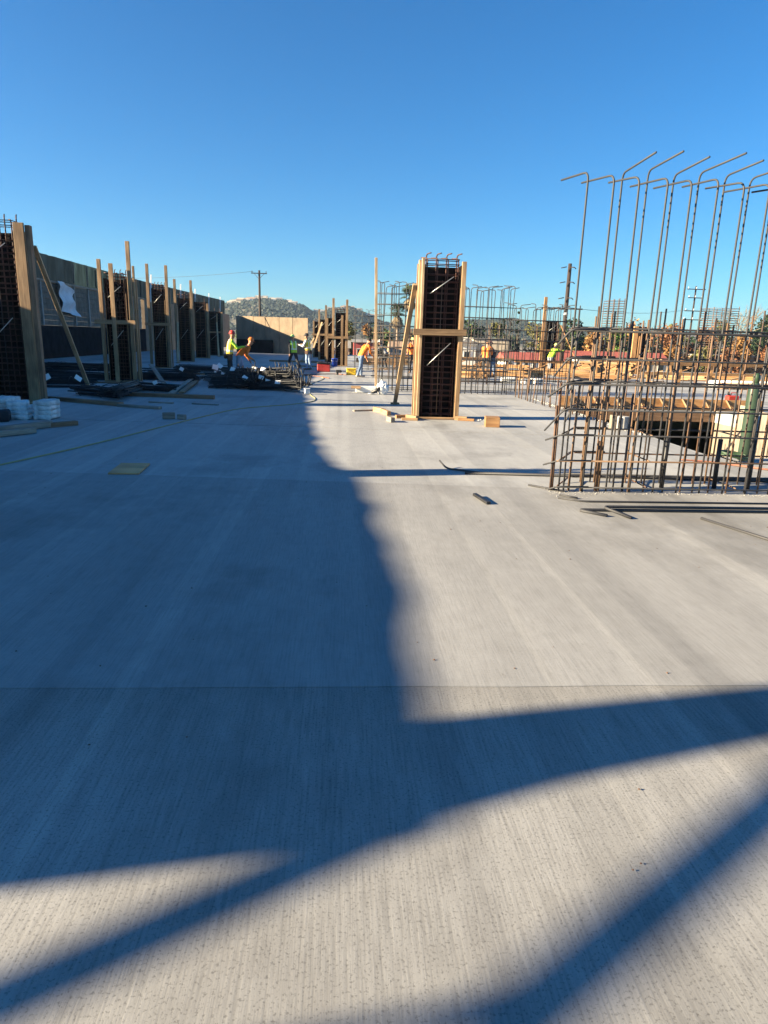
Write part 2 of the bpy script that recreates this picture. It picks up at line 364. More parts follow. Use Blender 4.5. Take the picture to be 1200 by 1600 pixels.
# pit below the opening
pit = bpy.data.objects.new('pit', None); C.objects.link(pit); tag(pit, kind='structure')
joined('pit_floor', [box_shape(5.6, 10.6, 10.0, 40, -3.9, -3.5)], 'concrete_rough', pit)
joined('pit_wall', [box_shape(PX1+0.004, PX1+0.3, 10.0, 18.0, -3.5, -0.304)], 'pit_concrete', pit)
joined('pit_wall', [box_shape(5.6, PX0-0.02, 10.0, 18.0, -3.5, -0.304)], 'concrete_rough', pit)
joined('pit_wall', [box_shape(PX0, PX1, 10.0, PY0-0.02, -3.5, -0.304)], 'concrete_rough', pit)
# outer skirt of the deck so that it stands on the ground
sk = bpy.data.objects.new('deck_skirt', None); C.objects.link(sk); tag(sk, kind='structure')
joined('skirt_wall', [box_shape(XL, 3.1, 65.6, 65.95, GZ, -0.304)], 'concrete_rough', sk)
joined('skirt_wall', [box_shape(XR-0.4, XR-0.05, -13.9, 45.95, GZ, -0.304)], 'concrete_rough', sk)
joined('skirt_wall', [box_shape(2.85, 3.15, 46, 65.5, GZ, -0.304)], 'concrete_rough', sk)
joined('skirt_wall', [box_shape(3.2, XR-0.45, 45.6, 45.95, GZ, -0.304)], 'concrete_rough', sk)
joined('skirt_wall', [box_shape(XL, XR-0.5, -13.95, -13.6, GZ, -0.304)], 'concrete_rough', sk)

# ------------------------------------------------------------------ shoring wall on the left, with fence and windscreen
WX = -16.5
sw = thing('shoring_wall', 'long shaded shoring wall with timber lagging and dark windscreen fence on top', 'wall', (WX, 0, 0))
def wall_top(y):
    prof = [(-0.8, 5.745), (0.2, 5.76), (1.4, 5.775), (2.5, 5.765), (5.0, 5.71), (5.9, 5.67), (6.3, 5.58), (8.5, 5.49), (13.5, 5.36), (22, 5.18), (32, 5.3), (39, 5.62), (60, 5.62), (104, 6.05)]
    for (a, za), (b, zb) in zip(prof, prof[1:]):
        if a <= y <= b: return za + (zb-za)*(y-a)/(b-a)
    return prof[-1][1]
BAY = 2.4
ys = [-0.74 + i*BAY for i in range(43)]
joined('membrane', [box_shape(WX-0.25, WX+0.02, -0.74, 60, -0.3, 1.8)], 'membrane', sw)
joined('shotcrete_face', [box_shape(WX-0.25, WX+0.03, 60.004, 104, -0.3, 4.22)], 'shotcrete', sw)
joined('cap_rail', [box_shape(WX-0.16, WX+0.06, -0.74, 60, 4.16, 4.26)], 'lumber_grey', sw)
for i, y in enumerate(ys[:-1]):
    if y < 59:
        sh = []
        for k in range(8):
            off = rnd.uniform(-0.02, 0.02); z = 1.805 + k*0.293
            sh.append(box_shape(WX-0.22+off, WX-0.04+off, y+0.078, y+BAY-0.078, z+0.006, z+0.286))
        joined('lagging_bay', sh, 'lagging', sw, (WX, y, 1.8))
        box('soldier_pile', (WX-0.09, y, 1.805), (0.22, 0.16, 2.35), 'steel_pile', sw, bev=0.01)
    # windscreen cloth, wrinkled, tied to leaning posts
    n, V, F = 14, [], []
    z0 = 4.20
    for a in range(n+1):
        yy = y + BAY*a/n; zt = wall_top(yy)
        for b in range(6):
            t = b/5; z = z0 + (zt-z0)*t - (0.012*math.sin(math.pi*a/n) if b == 5 else 0)
            x = WX + 0.05*math.sin(yy*5.1)*(1-abs(2*t-1)*0.6) + 0.05*mnoise.noise(Vector((yy*2.2, z*0.9, 3.0)))
            V.append((x, yy, z))
    for a in range(n):
        for b in range(5): F.append((a*6+b, (a+1)*6+b, (a+1)*6+b+1, a*6+b+1))
    joined('windscreen_cloth', [(V, F)], 'windscreen_dark' if (y < 43 or y > 56) else 'windscreen', sw, (WX, y, z0), True)
    lean = rnd.uniform(-0.05, 0.05)
    tube('fence_post', [(WX-0.13, y, 4.26), (WX-0.13, y+lean, wall_top(y)+0.03)], 0.035, 'wire', sw, 6)
    if 42 < y < 58:
        for q in range(1):
            yy = y + rnd.uniform(0.3, 2.1)
            plank('fence_slat', (WX+0.13, yy, 4.3), (WX+0.13, yy+rnd.uniform(-0.2, 0.2), 4.3+rnd.uniform(0.7, 1.25)), 0.09, 0.02, rnd.choice(['windscreen', 'lumber_grey', 'windscreen_dark']), sw)
for y in (62, 67, 73, 80, 88, 96):
    plank('stake', (WX+0.25, y-0.9, 4.0), (WX+0.10, y+0.3, 6.3), 0.13, 0.05, 'white_plastic', sw)
# pale sheet hung over the wall between two piles
V, F = [], []
for a in range(9):
    for b in range(11):
        s, t = a/8, b/10
        y = 41.9 + 2.3*s + 0.5*t - 0.2*math.sin(t*5)*(1-s); z = 4.28 - 1.65*t - 0.5*s*s*(1-t) - 0.25*t*s
        V.append((WX+0.20+0.10*math.sin(s*9+t*5)+0.09*math.sin(t*11+s*3), y, z))
for a in range(8):
    for b in range(10): F.append((a*11+b, (a+1)*11+b, (a+1)*11+b+1, a*11+b+1))
tag(joined('tarp', [(V, F)], 'tarp_white', None, (WX, 42, 2.6), True), 'crumpled pale sheet hanging over the timber lagging near a leaning brace', 'tarp')

# unseen frame added where the wall stops, shaped to cast the near shadow bands
gf = thing('shadow_frame', 'tall unseen frame with netting and slanted props, added to cast the near shadows', 'shadow caster', (WX, -0.35, 0))
gp = [(-0.06, 0.0), (-0.06, 6.9), (-0.34, 6.9), (-0.44, 6.45), (-0.52, 6.19), (-0.60, 5.93), (-0.68, 5.80), (-0.76, 5.66), (-0.77, 0.0)]  # outline follows the tapering shadow it has to throw on the deck
nV = [(WX-0.02, y, z) for y, z in gp] + [(WX+0.02, y, z) for y, z in gp]; k = len(gp)
joined('netting', [(nV, [tuple(range(k)), tuple(range(2*k-1, k-1, -1))] + [(i, k+i, k+(i+1) % k, (i+1) % k) for i in range(k)])], 'shadow_net', gf, (WX, -0.35, 0))
post('shadow_post', WX-0.09, -0.14, 0, 7.0, 0.1, 0.1, 'lumber_grey', gf)
plank('prop', (WX, -0.70, 5.68), (WX+0.02, -5.6, 1.75), 0.11, 0.11, 'lumber_grey', gf)
plank('prop', (WX, -0.25, 6.60), (WX, -7.3, 1.85), 0.115, 0.115, 'lumber_grey', gf)
post('prop_leg', WX+0.12, -1.41, 0, 5.76, 0.05, 0.05, 'lumber_grey', gf)
post('prop_leg', WX+0.02, -5.6, 0, 1.75, 0.09, 0.09, 'lumber_grey', gf)
post('prop_leg', WX, -7.3, 0, 1.9, 0.1, 0.1, 'lumber_grey', gf)

# end wall across the far side
ew = thing('end_wall', 'sunlit tan concrete wall closing the far end of the deck', 'wall', (-6.4, 62, 0))
edges = [-9.8, -8.1, -6.9, -5.6, -4.4, -3.0]
for i, (a, b) in enumerate(zip(edges, edges[1:])):
    k = 0.62; P = lambda x: 65.6 - (x+9.8)*k + 0.012*(i % 3)
    prism('wall_panel', [(a+0.01, P(a)), (b-0.01, P(b)), (b-0.01, P(b)+0.4), (a+0.01, P(a)+0.4)], 0.006, 3.2-0.02*i, 'shotcrete', ew, ((a+b)/2, 62, 0))
prism('base_membrane', [(-9.79, 65.45), (-6.2, 65.45-3.59*0.62), (-6.2, 65.52-3.59*0.62), (-9.79, 65.52)], 0.006, 1.15, 'membrane', ew, (-6.4, 61.9, 0))

# ================================================================== column forms with their cages
def rect_ring(w, d, r, n=5):
    pts = [(-w/2, -d/2, 0), (w/2, -d/2, 0), (w/2, d/2, 0), (-w/2, d/2, 0), (-w/2, -d/2, 0.0)]
    V, F = [], []
    for a, b in zip(pts, pts[1:]):
        v, f = tube_data([a, b], r, n); k = len(V); V += v; F += [tuple(i+k for i in q) for q in f]
    return V, F
def column_form(x0, x1, y, h, posts, label, cage_label, d=0.40, cross=None, detail=2, wires=True, mt='lumber', brace=None, base=True, cage_h=None):
    """form open to the front: two dark side panels, back panel, timber posts, cross timbers; the cage inside is a thing of its own"""
    cx = (x0+x1)/2
    t = thing('column_form', label, 'formwork', (cx, y, 0), 'column forms on the deck')
    th = 0.03
    box('side_panel', (x0+th/2, y+d/2, 0.004), (th, d, h), 'phenolic_ply', t)
    box('side_panel', (x1-th/2, y+d/2, 0.004), (th, d, h), 'phenolic_ply', t)
    box('back_panel', (cx, y+d+th/2+0.002, 0.004), (x1-x0, th, h-0.01), 'phenolic_ply', t)
    box('edge_strip', (x0+th/2, y-0.012, 0.004), (0.02, 0.02, h*0.86), mt, t)
    box('edge_strip', (x1-th/2, y-0.012, 0.004), (0.02, 0.02, h*0.86), mt, t)
    for px, py, pw, pd, ph, *pm in posts:
        post('post', px, y+py, 0.004, ph, pw, pd, pm[0] if pm else mt, t)
    for k, z in enumerate((h*0.2, h*0.8) if detail > 1 else ()):
        plank('stiffener', (x0-0.03, y+d+0.06, z), (x1+0.03, y+d+0.06, z), 0.09, 0.05, mt, t)
    if cross:
        for (ca, cb, cz) in cross: plank('cross_timber', (ca, y-0.085, cz), (cb, y-0.085, cz+0.01), 0.04, 0.13, mt, t)
    if base: plank('base_plate', (x0-0.12, y-0.06, 0.03), (x1+0.14, y-0.05, 0.03), 0.09, 0.04, mt, t)
    if wires:
        w = x1-x0
        for za, zb in ((h*0.82, h*0.93), (h*0.36, h*0.51)):
            tube('tie_wire', [(x0+w*0.18, y-0.03, za), (x0+w*0.78, y-0.03, zb)], 0.009, 'wire', t, 5)
    if brace:
        (a, b) = brace; plank('brace', a, b, 0.10, 0.05, 'lumber_pale' if mt == 'lumber' else mt, t)
        box('brace_foot', (b[0], b[1], 0.004), (0.20, 0.12, 0.05), mt, t, rot=(0, 0, 0.5))
    ch = cage_h or (h+0.22)
    c = thing('column_cage', cage_label, 'rebar cage', (cx, y+d*0.55, 0), 'rebar cages standing in the column forms')
    w, dd = (x1-x0)-0.16, d-0.14; yc = y+d*0.52
    nx = 4 if detail > 1 else 3
    if detail == 0:
        sh = []
        for i in range(3):
            sh.append(tube_data([(cx-w/2+w*i/2, yc-dd/2, 0.01), (cx-w/2+w*i/2, yc-dd/2, ch)], 0.016, 4))
        for z in range(int(h/0.2)):
            sh.append(tube_data([(cx-w/2, yc-dd/2-0.02, 0.1+z*0.2), (cx+w/2, yc-dd/2-0.02, 0.1+z*0.2)], 0.012, 4))
        joined('cage_bars', sh, 'cage_red', c, (cx, yc, 0)); return
    for i in range(nx):
        x = cx - w/2 + w*i/(nx-1)
        for s in (-1, 1):
            top = ch + (0.06 if s > 0 else -0.04)
            hk = [(x, yc+s*dd/2, 0.01), (x, yc+s*dd/2, top), (x-0.02+0.10*s, yc+s*dd/2-s*0.16, top+0.01)]
            tube('vertical_bar', bend(hk, 0.07, 3), 0.014, 'cage_red', c)
    n = int((h-0.1)/0.125)
    key = ('ring', round(w, 3), round(dd, 3))
    if key not in CACHE: CACHE[key] = mesh_of(*rect_ring(w+0.04, dd+0.04, 0.0095, 4), None, True)
    for i in range(n):
        link('tie', CACHE[key], 'cage_red', c, (cx, yc, 0.12+i*0.125+rnd.uniform(-0.012, 0.012)), (rnd.uniform(-.01, .01), rnd.uniform(-.012, .012), 0))
    for z in (ch-0.06, ch-0.16): link('tie', CACHE[key], 'cage_red', c, (cx, yc, z))
    tube('spreader_bar', [(cx, yc-dd/2-0.03, 0.1), (cx, yc-dd/2-0.03, h-0.3)], 0.008, 'rebar_tie', c, 5)

# the one in the open, middle of the picture
column_form(1.66, 2.47, 14.75, 3.18,
    [(1.585, 0.05, 0.05, 0.09, 3.27, 'lumber_pale'), (1.645, -0.02, 0.055, 0.09, 3.30, 'lumber_pale'), (2.50, 0.0, 0.09, 0.09, 3.26), (1.585, 0.36, 0.05, 0.09, 3.22), (2.50, 0.36, 0.05, 0.09, 3.2)],
    'dark column form standing alone on sunlit concrete with one wooden brace', 'rebar cage in the lone form on sunlit concrete',
    cross=[(1.48, 2.61, 1.83)], brace=((1.52, 15.0, 2.80), (1.40, 17.9, 0.05)), cage_h=3.36)
# row along the left
column_form(-7.95, -7.04, 16.0, 3.68,
    [(-6.93, -0.03, 0.22, 0.05, 3.84), (-6.76, 0.05, 0.10, 0.14, 3.80, 'lumber_brown'), (-6.98, 0.30, 0.05, 0.12, 3.7), (-8.06, 0.0, 0.2, 0.05, 3.8)],
    'tallest dark column form cut by the left edge of the photo', 'rebar cage with bent hooks in the form at the left edge',
    brace=((-6.80, 16.35, 3.42), (-7.13, 19.94, 0.05)), cage_h=3.95)
column_form(-7.72, -7.02, 23.55, 3.28,
    [(-7.83, 0.0, 0.11, 0.09, 3.86), (-7.42, -0.14, 0.13, 0.05, 3.73), (-6.90, 0.02, 0.12, 0.09, 4.43), (-6.80, 0.15, 0.06, 0.09, 3.7), (-6.80, 0.38, 0.05, 0.09, 3.3)],
    'column form with three posts, the right one far taller, beside the black bundle', 'rebar cage behind the middle post of the three-post form', cross=[(-8.06, -6.76, 1.92)])
column_form(-8.72, -8.12, 33.0, 3.55,
    [(-8.86, 0.0, 0.12, 0.09, 4.6), (-8.02, 0.0, 0.12, 0.09, 4.56), (-7.94, 0.2, 0.05, 0.09, 3.6)],
    'column form between two tall equal posts with a cross timber', 'rebar cage between the two tall equal posts', cross=[(-9.05, -7.86, 1.98)])
column_form(-9.40, -8.72, 41.0, 3.54,
    [(-9.52, 0, 0.13, 0.09, 4.54), (-8.62, 0, 0.13, 0.09, 4.5)],
    'fourth column form of the left row with a thin slanting brace', 'rebar cage in the fourth form of the left row', cross=None, detail=1,
    brace=((-9.4, 40.9, 2.2), (-8.9, 38.4, 0.05)))
column_form(-9.72, -8.98, 47.0, 3.6,
    [(-9.82, 0, 0.11, 0.09, 4.24), (-8.85, 0, 0.15, 0.09, 3.5)],
    'fifth column form of the left row, mostly hidden behind the fourth', 'rebar cage in the fifth form of the left row', cross=None, detail=0)
column_form(-9.92, -9.05, 53.0, 3.2,
    [(-10.0, 0, 0.11, 0.09, 3.34), (-8.95, 0, 0.14, 0.09, 3.16), (-9.3, -0.1, 0.1, 0.06, 3.04)],
    'column form of the left row nearest the tan end wall', 'rebar cage in the form nearest the end wall', cross=[(-10.0, -8.9, 1.7)], detail=0,
    brace=((-9.3, 52.8, 2.4), (-8.8, 50.5, 0.05)))
# row in the distance, middle
column_form(-0.40, 0.18, 40.5, 3.0,
    [(-0.53, 0, 0.13, 0.09, 3.77), (0.25, 0, 0.13, 0.09, 3.72), (-0.02, -0.2, 0.13, 0.05, 2.85), (-0.9, 1.4, 0.1, 0.08, 2.7)],
    'column form with a board leaning on its front beside the blue bucket', 'rebar cage behind the leaning board', cross=[(-0.87, 0.54, 1.61)], detail=1)
column_form(-1.00, -0.55, 45.0, 2.8, [(-1.06, 0, 0.12, 0.09, 3.56), (-0.6, -0.1, 0.1, 0.09, 2.9)],
    'second of the middle distant column forms', 'rebar cage in the second middle distant form', cross=[(-1.2, -0.3, 1.75)], detail=0,
    brace=((-1.3, 44.7, 2.5), (-2.0, 41.6, 0.05)))
column_form(-1.60, -1.15, 50.0, 2.8, [(-1.65, 0, 0.12, 0.09, 3.49), (-1.15, -0.1, 0.1, 0.09, 2.85)],
    'third of the middle distant column forms', 'rebar cage in the third middle distant form', cross=[(-1.8, -0.9, 1.75)], detail=0,
    brace=((-2.0, 49.7, 1.5), (-2.7, 46.8, 0.05)))
column_form(-2.20, -1.78, 55.0, 2.75, [(-2.24, 0, 0.12, 0.09, 2.8), (-1.72, -0.1, 0.1, 0.09, 2.75)],
    'farthest of the middle column forms beside the end wall', 'rebar cage in the farthest middle form', cross=[(-2.4, -1.6, 1.75)], detail=0)
# two on the right behind the big rebar mat
column_form(12.18, 12.90, 41.3, 2.9, [(11.97, 0, 0.18, 0.09, 4.28), (12.14, 0.05, 0.10, 0.09, 2.9)],
    'distant column form with one tall pale post beside the dark utility pole', 'rebar cage in the distant form near the dark pole', cross=[(11.9, 13.3, 1.2)], detail=0, mt='lumber_orange',
    brace=((13.0, 41.3, 2.7), (14.3, 40.8, 0.05)), cage_h=3.7)
column_form(17.42, 18.05, 40.3, 2.75, [(17.2, 0, 0.26, 0.12, 2.76), (17.45, -0.1, 0.1, 0.06, 2.2)],
    'distant column form with a broad orange post behind the rebar mat', 'rebar cage in the form with the broad orange post', cross=None, detail=0, mt='lumber_orange')
# next form of the left row, beside the camera
column_form(-7.9, -7.0, 7.18, 3.3, [(-7.95, 0, 0.09, 0.09, 3.5), (-6.95, 0, 0.09, 0.09, 3.5), (-7.5, 0.1, 0.1, 0.09, 4.0)],
    'column form of the left row nearest the camera', 'rebar cage in the left form nearest the camera', d=0.2, detail=1, cross=None)

# ================================================================== the large wall mat on the right
cg = thing('wall_rebar_cage', 'big double rebar mat with tall hooked bars at the right edge of the deck', 'rebar cage', (3.6, 7.9, 0))
FY, RY = 7.66, 8.24
lean = 0.0
def vbar(x, y, z1, hook=None, mt='rebar_steel', r=0.0105, z0=0.006):
    j = rnd.uniform(-0.012, 0.012); k = rnd.uniform(-0.015, 0.015)
    pts = [(x, y, z0), (x+j*0.5, y, z1*0.5), (x+j, y+k, z1)]
    if hook: pts.append((x+j+hook[0], y+k+hook[1], z1+hook[2])); pts = pts[:2] + bend(pts[1:], 0.09, 4)[1:]
    tube('vertical_bar', pts, r, mt, cg, 7)
for i in range(14):
    x = 2.56 + 0.285*i
    vbar(x, FY, 3.45-0.004*i+rnd.uniform(-0.02, 0.02), (-0.16+rnd.uniform(-0.06, 0.06), 0.48+rnd.uniform(-0.05, 0.12), 0.02), r=0.0108)
for i in range(13):
    x = 3.15 + 0.30*i
    z = 3.60 + rnd.uniform(-0.02, 0.03)
    vbar(x, RY, z, (0.02+0.03*i*rnd.uniform(0.2, 1), -0.70+rnd.uniform(-0.1, 0.1), 0.03), r=0.0108)
for i in range(20):          # short rusty dowels lapped beside the tall bars
    vbar(2.62 + 0.20*i + rnd.uniform(-0.04, 0.04), FY+0.03, rnd.uniform(1.95, 2.12), None, 'rebar_rust', 0.0100)
for i in range(18):
    vbar(2.98 + 0.21*i + rnd.uniform(-0.04, 0.04), RY-0.03, rnd.uniform(1.9, 2.15), None, 'rebar_rust', 0.0100)
for x, z in ((2.48, 1.0), (2.50, 1.25), (2.70, 1.28), (3.06, 1.3), (3.35, 1.15), (3.02, 0.6)):
    vbar(x, FY+0.06, z, None, 'rebar_rust', 0.014)
for i, x in enumerate((3.95, 4.62, 5.05)):
    vbar(x, FY+0.3, 0.62, None, 'rebar_black', 0.028)
HZ = [0.06, 0.37, 0.67, 0.96, 1.25, 1.53, 1.84]
for i, z in enumerate(HZ):
    rr = 0.013 if i in (4, 6) else 0.0102
    for y, xs in ((FY-0.024, 2.50), (RY+0.024, 2.92)):
        e = rnd.uniform(-0.01, 0.02)
        tube('horizontal_bar', [(xs, y, z), (4.4, y, z+e), (6.6, y, z+e*0.5)], rr, 'rebar_steel' if i != 1 else 'rebar_rust', cg, 7)
    if i in (4, 6):
        tube('horizontal_bar', [(2.56, FY+0.028, z+0.03), (4.4, FY+0.02, z+0.035), (6.6, FY+0.02, z+0.02)], 0.0115, 'rebar_steel', cg, 7)
    # end hooks, bent back and down
    dx = rnd.uniform(0.10, 0.2); dz = rnd.uniform(0.10, 0.26) * (1 if i > 2 else 0.4)
    tube('end_hook', bend([(2.9, FY-0.045, z+0.012), (2.53, FY-0.045, z+0.012), (2.53-dx, FY+0.12, z-dz)], 0.07, 4), rr, 'rebar_steel', cg, 7)
    tube('end_hook', bend([(3.3, RY-0.0, z+0.02), (2.86, RY, z+0.02), (2.86-dx, RY-0.15, z-dz*0.8)], 0.07, 4), rr, 'rebar_steel', cg, 7)
    for x in (2.53, 3.6, 4.7): tube('cross_tie', [(x, FY-0.03, z+0.016), (x+0.38 if x < 2.6 else x, RY+0.03, z+0.016)], 0.009, 'rebar_rust', cg, 5)

# smaller mats farther back
def wall_mat(name, label, x0, x1, y, dy, h, nv, hooks, hgap=0.33, mt='rebar_steel', slope=0.0):
    t = thing(name, label, 'rebar cage', ((x0+x1)/2, y, 0), 'rebar wall mats farther back')
    for s, yy in ((0, y), (1, y+dy)):
        for i in range(nv):
            x = x0 + (x1-x0)*(i+0.3*s)/(nv-1) + rnd.uniform(-0.04, 0.04); top = h + rnd.uniform(-0.12, 0.06)
            yb = yy + slope*(x-x0)
            pts = [(x, yb, 0.006), (x+rnd.uniform(-.03, .03), yb, top*0.6), (x+rnd.uniform(-.05, .05), yb, top)]
            if hooks:
                q = pts[-1]; pts.append((q[0]+rnd.uniform(0.16, 0.3)*(1 if s else -0.5), q[1]+(-0.25 if s else 0.25), top+0.03)); pts = pts[:2] + bend(pts[1:], 0.08, 3)[1:]
            tube('vertical_bar', pts, 0.0125, mt, t, 5)
        z = 0.08
        while z < h-0.25:
            tube('horizontal_bar', [(x0-0.06, yy-0.02, z), (x1+0.08, yy-0.02+slope*(x1-x0), z+rnd.uniform(-.02, .02))], 0.011, mt, t, 5); z += hgap
wall_mat('wall_mat', 'upright rebar mat behind the slender pole and the wooden brace', 1.16, 2.62, 22.4, 0.5, 3.36, 10, True)
wall_mat('wall_mat', 'upright rebar mat right of the lone column form', 3.40, 5.35, 22.0, 0.5, 3.3, 11, True)
wall_mat('wall_mat', 'lower rebar mat right of the lone form, reaching the pit corner', 5.55, 7.6, 23.2, 0.5, 2.85, 11, True)
wall_mat('wall_mat', 'rebar mat standing behind the one right of the lone form', 3.2, 6.4, 27.0, 0.4, 2.3, 10, False, 0.3, 'rebar_rust')
wall_mat('wall_mat', 'rebar mat standing far behind the slender pole', 1.3, 3.2, 29.5, 0.4, 2.2, 7, False, 0.3, 'rebar_rust')
wall_mat('wall_mat', 'thin distant rebar mat behind the bending orange worker', 0.6, 2.0, 36.0, 0.4, 3.0, 5, True)
# dowels standing along the pit edge
for i in range(34):
    f = i/33; x = 5.42 + 0.42*f + rnd.uniform(-0.06, 0.06); y = 21.2 - 7.6*f
    tag(tube('dowel_bar', [(x, y, 0.004), (x+rnd.uniform(-.05, .05), y, rnd.uniform(0.55, 1.0) if f < 0.6 else rnd.uniform(0.5, 0.8))], 0.014, 'rebar_rust', None, 6),
        'rusty dowel bar standing in the row along the pit edge', 'rebar', 'dowel bars along the pit edge')
for i in range(22):
    x = 7.6 + i*0.33 + rnd.uniform(-0.08, 0.08)
    tag(tube('dowel_bar', [(x, 19.4, 0.004), (x+rnd.uniform(-.06, .06), 19.4, rnd.uniform(0.7, 1.3))], 0.014, 'rebar_rust', None, 6),
        'rusty dowel bar standing in the row beyond the pit', 'rebar', 'dowel bars beyond the pit')

# bars lying on the deck
def lying(pts, label, r=0.0125, mt='rebar_steel', name='loose_bar'):
    tag(tube(name, bend([(x, y, z) for x, y, z in pts], 0.07, 3), r, mt, None, 7), label, 'rebar', 'loose bars lying on the deck')
lying([(1.34, 9.05, 0.10), (1.42, 8.92, 0.016), (1.9, 8.62, 0.016), (4.6, 8.52, 0.016)], 'loose bar with an upturned end lying behind the big mat')
lying([(1.62, 8.62, 0.016), (5.8, 8.40, 0.016)], 'straight loose bar lying in front of the one with the upturned end', 0.02)
lying([(2.95, 8.7, 0.016), (6.2, 8.58, 0.016)], 'short straight loose bar lying behind the big mat', 0.012)
lying([(2.70, 6.50, 0.016), (2.47, 6.72, 0.016), (4.9, 6.74, 0.016)], 'thick loose bar with a hooked left end in front of the big mat', 0.019)
lying([(2.92, 6.42, 0.016), (2.72, 6.70, 0.06), (4.9, 6.78, 0.045)], 'loose bar with a raised hook lying on the thick hooked bar', 0.016)
lying([(2.44, 7.28, 0.014), (2.68, 7.12, 0.014), (5.2, 7.14, 0.014)], 'thin loose bar with a slanted end right at the foot of the big mat', 0.011)
lying([(3.66, 6.45, 0.014), (4.05, 5.3, 0.014)], 'loose bar pointing towards the lower right edge of the photo', 0.014)
lying([(2.28, 7.95, 0.014), (2.62, 7.62, 0.014)], 'short bar end sticking out at the left foot of the big mat', 0.012)
lying([(2.5, 7.42, 0.014), (2.66, 7.28, 0.014)], 'tiny bar offcut at the foot of the big mat', 0.012)

# ================================================================== materials and tools lying about
def bundle(label, p0, p1, n, rad, splay=0.0, tags=(), mt='rebar_black', r=0.014, sag=0.0, group='rebar bundles lying on the deck', name='rebar_bundle', ends=0):
    p0, p1 = Vector(p0), Vector(p1); mid = (p0+p1)/2
    t = thing(name, label, 'rebar', (mid.x, mid.y, 0), group)
    d = (p1-p0).normalized(); s = d.cross(Vector((0, 0, 1))).normalized()
    n = int(n*1.4); rad = rad*1.3
    for i in range(n):
        a = rnd.uniform(0, 2*math.pi); q = rad*math.sqrt(rnd.random())
        off = s*(math.cos(a)*q*1.35) + Vector((0, 0, abs(math.sin(a))*q + r))
        off2 = off*rnd.uniform(0.8, 1.2) + s*rnd.uniform(-splay, splay) + Vector((0, 0, rnd.uniform(0, splay*0.9)))
        off2.z = max(off2.z, r)
        a0 = p0 + off - d*rnd.uniform(0, 0.25); a1 = p1 + off2 + d*rnd.uniform(0, 0.35)
        mm = (a0+a1)/2 + Vector((0, 0, -sag*rnd.random())); mm.z = max(mm.z, r)
        pts = [a0, mm, a1]
        if i < ends:      # bars turned up at the end
            pts = bend([a0, mm, a1, a1 + Vector((rnd.uniform(-.12, .12), rnd.uniform(-.1, .1), rnd.uniform(0.15, 0.34)))], 0.05, 2)
        tube('bar', pts, r, mt, t, 5)
    for f in ((0.2, 0.8) if n > 5 else ()):
        c = p0.lerp(p1, f); link('tie_band', mesh_of(*(lambda p: tube_data(p, 0.008, 4))([(rad*1.3*math.cos(a*0.628), rad*0.72*math.sin(a*0.628), 0) for a in range(11)]), ('band', round(rad, 3)), True), 'rebar_black', t, (c.x, c.y, c.z+rad*0.5), d.to_track_quat('Z', 'Y').to_euler())
    for f, sz in tags:
        c = p0.lerp(p1, f)
        box('paper_tag', (c.x, c.y-rad*1.1, c.z+rad*0.9), (sz, 0.006, sz*0.8), 'paper_tag', t, rot=(rnd.uniform(-.9, -.2), rnd.uniform(-.7, .7), rnd.uniform(-.6, .6)))
    return t
# dark bundles between the left forms
bundle('black bundle lying across another in front of the three-post form', (-5.65, 16.9, 0.10), (-6.1, 20.8, 0.02), 22, 0.19)
bundle('black bundle lying under the crossing bundle', (-6.85, 18.6, 0.0), (-5.75, 17.9, 0.0), 20, 0.20)
bundle('short black bundle with a white tag right of the three-post form', (-6.2, 20.6, 0.0), (-4.95, 20.0, 0.0), 20, 0.19, tags=((0.75, 0.13),))
bundle('black bundle with white tags behind the tall left form', (-9.6, 20.6, 0.0), (-7.55, 20.9, 0.0), 22, 0.20, tags=((0.55, 0.2), (0.93, 0.2)))
bundle('black bundle piled farther back towards the shoring wall', (-10.6, 24.5, 0.0), (-7.95, 24.2, 0.0), 22, 0.24)
bundle('black bundle lying highest behind the tall left form', (-10.4, 25.4, 0.2), (-8.0, 25.2, 0.2), 20, 0.22)
bundle('farthest black bundle near the foot of the shoring wall', (-12.6, 30, 0.0), (-9.2, 29.6, 0.0), 18, 0.22)
bundle('black bundle right of the form with equal posts', (-7.6, 27.2, 0.0), (-5.6, 26.4, 0.0), 22, 0.24, tags=((0.8, 0.16),))
bundle('dark bundle beneath the pale tilted board', (-7.3, 25.0, 0.0), (-5.3, 24.7, 0.0), 20, 0.2)
bundle('thin dark bundle in front of the fourth form', (-7.2, 31.2, 0.0), (-4.9, 30.6, 0.0), 18, 0.20, tags=((0.8, 0.25),))
# the large tangled heap before the workers
hp = [((-4.25, 23.6), (-2.9, 21.7), .22), ((-3.95, 22.0), (-2.2, 22.2), .24), ((-3.2, 23.3), (-1.75, 22.3), .26), ((-2.7, 21.7), (-1.5, 21.5), .16), ((-3.7, 24.4), (-2.0, 23.9), .25), ((-3.0, 22.6), (-1.3, 21.1), .15), ((-4.6, 24.2), (-3.6, 24.0), .22), ((-3.6, 22.9), (-2.3, 22.5), .24), ((-2.9, 22.8), (-1.7, 22.0), .22), ((-3.9, 23.2), (-3.0, 22.3), .2)]
nm = ['front left', 'front middle', 'right middle', 'front right', 'rear middle', 'fanned right', 'far left', 'top middle', 'top right', 'top left']
for i, ((a, b), (c, d), rr) in enumerate(hp):
    bundle('%s bundle of the tangled black rebar heap by the workers' % nm[i], (a, b, 0.28 if i > 6 else (0.0 if i % 2 else 0.08)), (c, d, 0.25 if i > 6 else 0.05), 24, rr, splay=0.16, ends=14, r=0.015,
           tags=((0.3+0.1*(i % 4), 0.17),) if i != 1 else ((0.5, 0.18), (0.8, 0.16)), group='bundles of the rebar heap')
